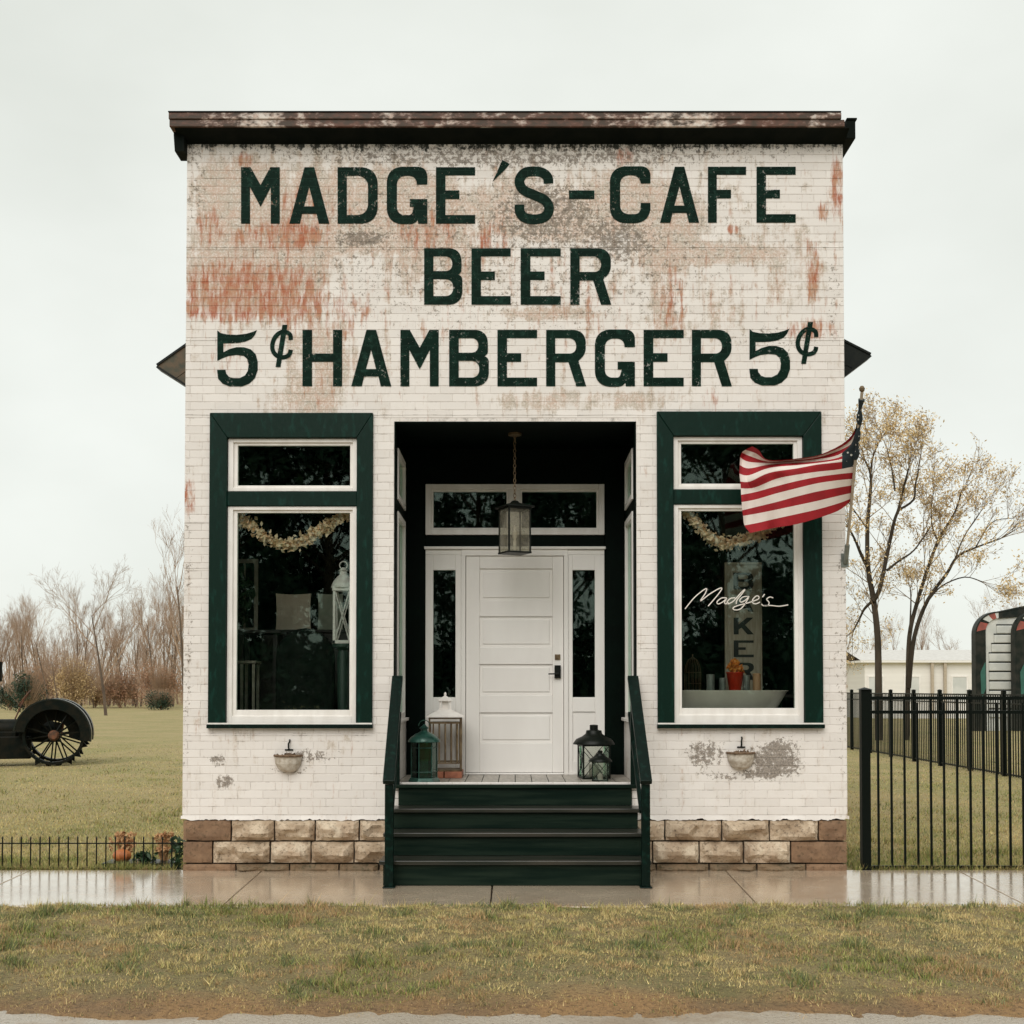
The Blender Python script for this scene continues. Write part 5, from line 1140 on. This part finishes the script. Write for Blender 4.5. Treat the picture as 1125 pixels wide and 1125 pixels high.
make_bare(3, ((117 - CX) * 72 / F, 72 - D, -.03), 1.02, .6, 'lone slim leafless tree standing out on the lawn', None)
make_bare(2, ((207 - CX) * 62 / F, 62 - D, -.03), .85, 2.0, 'leafless tree close behind the corner of the cafe', None)
def bush(px, Zd, wpx, hpx, m, lab, n, size, seed, grp=None, stems=True):
    rg = random.Random(seed); k = Zd / F; x = (px - CX) * k; c = Vector((x, Zd - D, -.03)); w_, h_ = wpx * k / 2, hpx * k
    r = thing('shrub', c, lab, 'shrub', grp); m2 = MB(); m3 = MB()
    for _ in range(14):
        a = rg.uniform(0, 6.28); q = c + Vector((math.cos(a) * w_ * .55 * rg.random(), math.sin(a) * w_ * .5 * rg.random(), h_ * rg.uniform(.25, .62)))
        leaf_cloud(m2, rg, q, (w_ * rg.uniform(.28, .45), w_ * .36, h_ * rg.uniform(.25, .4)), n // 14, size, shell=.05); m3.tube([c, c.lerp(q, .6) + Vector((0, 0, .1)), q], [.03, .02, .008], 4)
    for _ in range(n // 12):
        a = rg.uniform(0, 6.28); q = c + Vector((math.cos(a) * w_ * rg.random(), math.sin(a) * w_ * .8 * rg.random(), h_ * rg.uniform(.5, 1.05))); m3.tube([c.lerp(q, .3), q], [.012, .004], 3, cap=False)
    m2.build('foliage', m, r, c); m3.build('stems', M_BARK2, r, c)
bush(30, 84, 60, 50, M_EVERG, 'dark green evergreen shrub behind the tractor', 4500, .13, 31)
bush(12, 90, 40, 34, M_EVERG, 'low dark green shrub beside the larger evergreen', 2600, .13, 41)
bush(82, 100, 92, 64, M_GOLDLEAF, 'golden brown brush clump at the wood edge', 8000, .10, 32)
bush(46, 104, 70, 70, M_REDBRUSH, 'russet brush between the evergreen and golden clumps', 4000, .10, 33)
bush(132, 103, 84, 52, M_REDBRUSH, 'brown brush clump behind the lone tree', 4600, .10, 34)
bush(105, 105, 36, 34, M_GOLDLEAF, 'small tawny brush clump beside the golden one', 2400, .10, 42)
bush(178, 92, 52, 24, M_EVERG, 'low dark juniper shrub near the cafe corner', 4600, .10, 35)
bush(176, 101, 84, 60, M_REDBRUSH, 'russet brush rising behind the dark juniper', 5200, .10, 36)
for i, (px, Zd, wd, hh, m) in enumerate(((938, 70, 50, 80, M_GOLDLEAF), (1010, 78, 70, 42, M_GOLDLEAF), (1052, 80, 60, 46, M_GOLDLEAF), (985, 75, 50, 50, M_NEWLEAF))):
    bush(px, Zd, wd, hh, m, ('tall tawny brush close beside the cafe corner', 'wide tawny brush in front of the white house', 'tawny brush beside the ribbed panels', 'yellow budding brush under the leaning tree')[i], 2600, .10, 50 + i)
# the budding tree beyond the fence on the other side
ZT_ = 37.0; YT = ZT_ - D; k3 = 1125 / 280
def Q(x, y, dy=0): return P(900 + x / 4.018, 420 + y / 4.018, YT + dy)
rg = random.Random(5)
def limb_tree(name, limbs, lab, ntw, loc, depth=2):
    r = thing(name, loc, lab, 'tree'); A = MB(); Bm = MB(); Lf = MB(); leaves = []
    for li, (pts, rr, dy) in enumerate(limbs):
        n = len(pts); path = catmull([Q(x, y, dy[0] + (dy[1] - dy[0]) * i / (n - 1)) for i, (x, y) in enumerate(pts)], 4); m_ = len(path)
        rs = [rr[0] + (rr[1] - rr[0]) * i / (m_ - 1) for i in range(m_)]; A.tube(path, rs, 7)
        segs = []
        for _ in range(int(ntw * (m_ / 20))):
            i = int(m_ * rg.uniform(.30, .999)) if li < 5 else int(m_ * rg.uniform(.1, .999)); i = min(i, m_ - 2); ax = (path[i + 1] - path[i]).normalized()
            nd = (ax * .8 + Vector((rg.gauss(0, .55), rg.gauss(0, .55), rg.gauss(.25, .35)))).normalized()
            grow(segs, rg, path[i], nd, rg.uniform(.6, 1.45), max(.010, min(rs[i] * .35, .02)), depth, .6, .25, leaves, (3, 4))
        e = (path[-1] - path[-3]).normalized()
        for _ in range(4): grow(segs, rg, path[-1], (e + Vector((rg.gauss(0, .3), rg.gauss(0, .3), rg.gauss(.1, .2)))).normalized(), rg.uniform(.7, 1.4), rs[-1] * .7, depth, .55, .2, leaves, (3, 4))
        for p_, r_ in segs: Bm.tube(p_, r_, 3, cap=False)
    for p in leaves:
        dens = mnoise.noise((p.x * .7, p.y * .7, p.z * .7))
        if rg.random() < .75 + dens * .9: 
            for _ in range(rg.choice((1, 3, 5))): leaf(Lf, rg, p + Vector((rg.gauss(0, .11), rg.gauss(0, .11), rg.gauss(0, .11))), rg.uniform(.035, .075))
    A.build('trunk', M_BARKDK, r, loc, smooth=True); Bm.build('crown_twigs', simple('warm_twig_bark', (.20, .145, .095), (.28, .21, .14), 1, .9, bump=0, spec=.1), r, loc); Lf.build('crown_leaves', M_NEWLEAF, r, loc)
l1 = Q(250, 1580)
limb_tree('budding_tree', [([(262, 1580), (262, 1350), (258, 1125), (240, 960), (216, 820), (213, 640), (225, 500), (228, 410), (205, 350)], (.12, .028), (0, .3)),
    ([(240, 965), (268, 910), (300, 760), (330, 620), (350, 560), (372, 470), (395, 380)], (.075, .025), (.02, -.6)),
    ([(348, 565), (415, 520), (425, 450), (440, 380)], (.04, .018), (-.4, -.9)), ([(300, 830), (350, 790), (420, 740), (490, 640)], (.04, .018), (-.2, .8)),
    ([(218, 825), (185, 760), (160, 700), (130, 640)], (.06, .025), (.1, -.6)), ([(235, 965), (200, 1000), (180, 1040), (150, 1100)], (.05, .02), (0, .8)),
    ([(225, 420), (235, 340), (252, 290), (270, 250)], (.035, .014), (.3, .5)), ([(335, 480), (320, 380), (300, 300)], (.03, .014), (-.4, -.1)), ([(215, 650), (150, 560), (110, 500)], (.03, .012), (.2, 1))],
    'tall budding tree with forked dark trunk beyond the picket fence', 12, Vector((l1.x, l1.y, -.03)))
l2 = Q(400, 1580)
limb_tree('budding_tree', [([(385, 1580), (392, 1350), (398, 1125), (430, 980), (480, 820), (525, 700), (565, 630), (600, 570), (630, 480)], (.085, .02), (.6, 1.0)),
    ([(395, 1350), (420, 1125), (480, 960), (560, 850), (610, 770), (690, 730), (800, 690)], (.075, .02), (.6, -.2)),
    ([(525, 700), (500, 640), (495, 560), (505, 480)], (.03, .012), (.9, 1.4)), ([(480, 965), (540, 900), (640, 860), (720, 880)], (.03, .012), (.2, -.8)), ([(400, 1100), (405, 960), (400, 900)], (.03, .012), (.6, 1.2)), ([(600, 780), (640, 680), (720, 560)], (.03, .012), (.2, .9)), ([(690, 730), (760, 620), (850, 600)], (.022, .01), (0, .5))],
    'leaning budding tree with two spreading stems beside the forked trunk', 11, Vector((l2.x, l2.y, -.03)))

# ------------------------------------------------------------------ far things on the right
Zh = 66.0; hY = Zh - D; hs = thing('white_house', ((1000 - CX) * Zh / F, hY + 3, -.03), 'long low white clapboard house behind the budding trees', 'house'); o = Vector(hs.location)
hx0, hx1 = P(950, 740, hY).x, P(1110, 740, hY).x; he, hr = P(1000, 728, hY).z, P(1000, 712, hY).z
MB().box(hx0, hx1, hY, hY + 6, -.03, he).build('wall', M_HOUSE, hs, o)
MB().prism([(0, 0)] * 0 or [(hx0 - .3, he), (hx1 + .3, he), (hx1 + .3, he + .12), (hx0 - .3, he + .12)], hY - .3, hY + 6.3).build('eave', M_HOUSE, hs, o)
m2 = MB(); m2.quad((hx0 - .3, hY - .28, he + .125), (hx1 + .3, hY - .28, he + .125), (hx1 + .3, hY + 3, hr), (hx0 - .3, hY + 3, hr)); m2.quad((hx0 - .3, hY + 6.28, he + .125), (hx1 + .3, hY + 6.28, he + .125), (hx1 + .3, hY + 3, hr), (hx0 - .3, hY + 3, hr)); m2.build('roof', M_SHINGLE, hs, o)
for px in (962, 1002, 1054):
    x = P(px, 745, hY).x; wn = MB().frame(x - .45, x + .45, .85, 2.3, .08, .08, .08, .08, hY - .04, hY - .001).build('window', M_WHITE, hs, o); MB().box(x - .37, x + .37, hY - .02, hY - .005, .93, 2.22).build('pane', simple('haze_pale_pane', (.60, .60, .57), (.52, .53, .50), 2, .3, bump=0), wn, o)  # panes paled to paint in the washed-out haze of distance
for px in (1023, 1037): x = P(px, 745, hY).x; MB().box(x - .07, x + .07, hY - .25, hY - .11, -.03, he).build('porch_post', M_POLE, hs, o)
# tall rounded panels with ribbed faces and painted rims
M_RIM = simple('painted_dark_rim', (.010, .015, .012), (.03, .03, .024), 3, .5, spec=.15); M_RIMR = simple('red_rim_paint', (.34, .075, .055), (.20, .06, .045), 3, .5); M_RIMT = simple('teal_rim_paint', (.02, .10, .075), (.03, .13, .10), 3, .5)
Zs = 46.0; sY = Zs - D
def ribbed_panel(px0, lab, yo):
    x0 = P(px0, 700, sY).x; H_ = P(px0, 669, sY).z; wd = 1.95; r = thing('ribbed_shelter', (x0 + wd / 2, sY + yo, -.03), lab, 'shelter', 'ribbed shelters beyond the fence'); o = Vector(r.location); Y0 = sY + yo
    def arc(ins, n=10):
        xl, zt, rr = x0 + ins, H_ - ins * .6, max(.25, .85 - ins); pts = []
        for q in range(n + 1):
            t = math.pi - (math.pi / 2) * q / n; pts.append((xl + rr + rr * math.cos(t), zt - .12 - rr + rr * math.sin(t)))
        return pts
    wx = x0 + wd
    out = [(x0, -.03)] + arc(0) + [(wx, H_ + .08), (wx, -.03)]; MB().prism(out, Y0 + .03, Y0 + .34).build('panel_body', M_SHED, r, o)
    o1, o2 = [(x0, -.03)] + arc(0) + [(wx, H_ + .08)], [(x0 + .36, -.03)] + arc(.36) + [(wx, H_ - .26)]
    rm_ = None
    for q in range(len(o1) - 1):
        a, b, c, d = o1[q], o1[q + 1], o2[q + 1], o2[q]
        m = M_RIM if q == 0 else (M_RIMR if q in (2, 3, 4, 8, 9) else (M_RIM if q in (1, 5, 11) else M_SHED))
        e = MB(); e.prism([a, b, c, d], Y0 - .03, Y0 + .027); e = e.build('painted_rim', m, r if rm_ is None else rm_, o); rm_ = rm_ or e
    MB().prism([(x0 + .17, 1.2), (x0 + .34, 1.6), (x0 + .33, 2.6), (x0 + .14, 2.2)], Y0 - .05, Y0 - .032).build('rim_patch', M_RIMT, rm_, o)
    ed = [(x0 - .05, -.03)] + [(p[0] - .04, p[1] + .04) for p in arc(0)] + [(wx, H_ + .16)]
    for q in range(len(ed) - 1): MB().prism([ed[q], ed[q + 1], o1[q + 1], o1[q]], Y0 - .05, Y0 + .36).build('edge_strip', M_RIM, rm_, o)
    z = .5; k = 0
    while z < H_ - .85:
        xa = x0 + .48 + max(0, (z - 2.6)) * .28
        MB().box(xa, x0 + wd - .05, Y0 - .03, Y0 + .029, z, z + .30).build('rib', M_SHED, r, o, bevel=.03); MB().box(xa, x0 + wd - .05, Y0 + .0, Y0 + .028, z + .302, z + .35).build('groove', M_RIM, r, o); z += .352; k += 1
ribbed_panel(1075.5, 'tall ribbed white panel with rounded painted shoulder beyond the fence', .3)
ribbed_panel(1111, 'second ribbed white panel overlapping the first beyond the fence', -.4)

# ------------------------------------------------------------------ street trees on the far side of the road (they show in the window glass)
def street_tree(seed):
    rg = random.Random(seed); A = MB(); Lf = MB(); segs = []
    A.tube([(0, 0, -.1), (.1, .05, 3), (0, .1, 7), (.2, 0, 12)], [.35, .28, .2, .08], 8)
    for k in range(40):
        z = rg.uniform(1.6, 14.5); a = rg.uniform(0, 6.28); rr = 4.2 * math.sin(math.pi * min(1, (z - .5) / 16)) ** .7; q = Vector((math.cos(a) * rr * .7, math.sin(a) * rr * .7, z)); A.tube([(0, 0, max(1.5, z - 2.5)), q], [.09, .02], 4)
        leaf_cloud(Lf, rg, q, (1.9, 1.9, 1.4), 190, .34, shell=.1)
    return A, Lf
pr = []
for s_ in (1, 2):
    A, Lf = street_tree(s_); a, b = A.build('trunk', M_BARK), Lf.build('crown', M_BACKLEAF); pr.append((a.data, b.data)); bpy.data.objects.remove(a); bpy.data.objects.remove(b)
rs_ = random.Random(4)
for i, x in enumerate(np.linspace(-29, 29, 14)):
    r = thing('street_tree', (x + rs_.uniform(-1, 1), -36 + rs_.uniform(-3, 3), -.035), 'big leafy tree on the far side of the road', 'tree', 'trees across the road'); r.rotation_euler = (0, 0, rs_.random() * 6.28); sc = rs_.uniform(.72, .9); r.scale = (sc, sc, sc)
    for nm, me in zip(('trunk', 'crown'), pr[i % 2]): o = bpy.data.objects.new(nm, me); COL.objects.link(o); o.parent = r

# unseen hedge added across the road to block sky in the glass reflections
rh = random.Random(9)
for i, x in enumerate(np.linspace(-30, 30, 13)):
    r = thing('sky_block_hedge', (x, -31, -.035), 'unseen hedge shrub added to block sky reflections', 'shrub', 'hedge added to block the sky')
    if i == 0:
        A = MB(); leaf_cloud(A, rh, (0, 0, 1.7), (3.0, 1.2, 1.75), 3000, .3, shell=.3); a = A.build('foliage', M_BACKLEAF); hm = a.data; bpy.data.objects.remove(a)
        A = MB(); [A.tube([(k, 0, -.05), (k * 1.3, .1, 1.2), (k * 1.6, 0, 2.6)], [.06, .04, .01], 5) for k in (-1.2, -.4, .5, 1.3)]; a = A.build('stems', M_BARK); hs_ = a.data; bpy.data.objects.remove(a)
    for nm, me in (('foliage', hm), ('stems', hs_)): o = bpy.data.objects.new(nm, me); COL.objects.link(o); o.parent = r
# thicket behind the first trees: one mass of thin stems
rw = random.Random(17); A = MB()
for i in range(2600):
    sgn = -1 if i % 3 else 1; Zd = rw.uniform(118, 150); px = rw.uniform(-340, 500) if sgn < 0 else rw.uniform(500, 1180)
    x = (px - CX) * Zd / F; h = rw.uniform(2, 7) * (1 if sgn < 0 else .7); p = Vector((x, Zd - D, -.1)); lean = Vector((rw.gauss(0, .09), rw.gauss(0, .09), 1))
    A.tube([p, p + lean * h * .55, p + lean * h + Vector((rw.gauss(0, .4), 0, 0))], [.045, .028, .008], 3, cap=False)
    for _ in range(5):
        t = rw.uniform(.3, .95); q = p + lean * h * t; A.tube([q, q + Vector((rw.gauss(0, .7), rw.gauss(0, .5), rw.uniform(.5, 1.6)))], [.018, .006], 3, cap=False)
A.build('far_wood', simple('haze_pale_thicket_bark', (.36, .255, .18), (.46, .34, .24), .5, .9, bump=0), None, label='hazy brown thicket of thin stems behind the leafless trees', cat='wood', kind='stuff')  # pale stem colour has the distance haze painted in
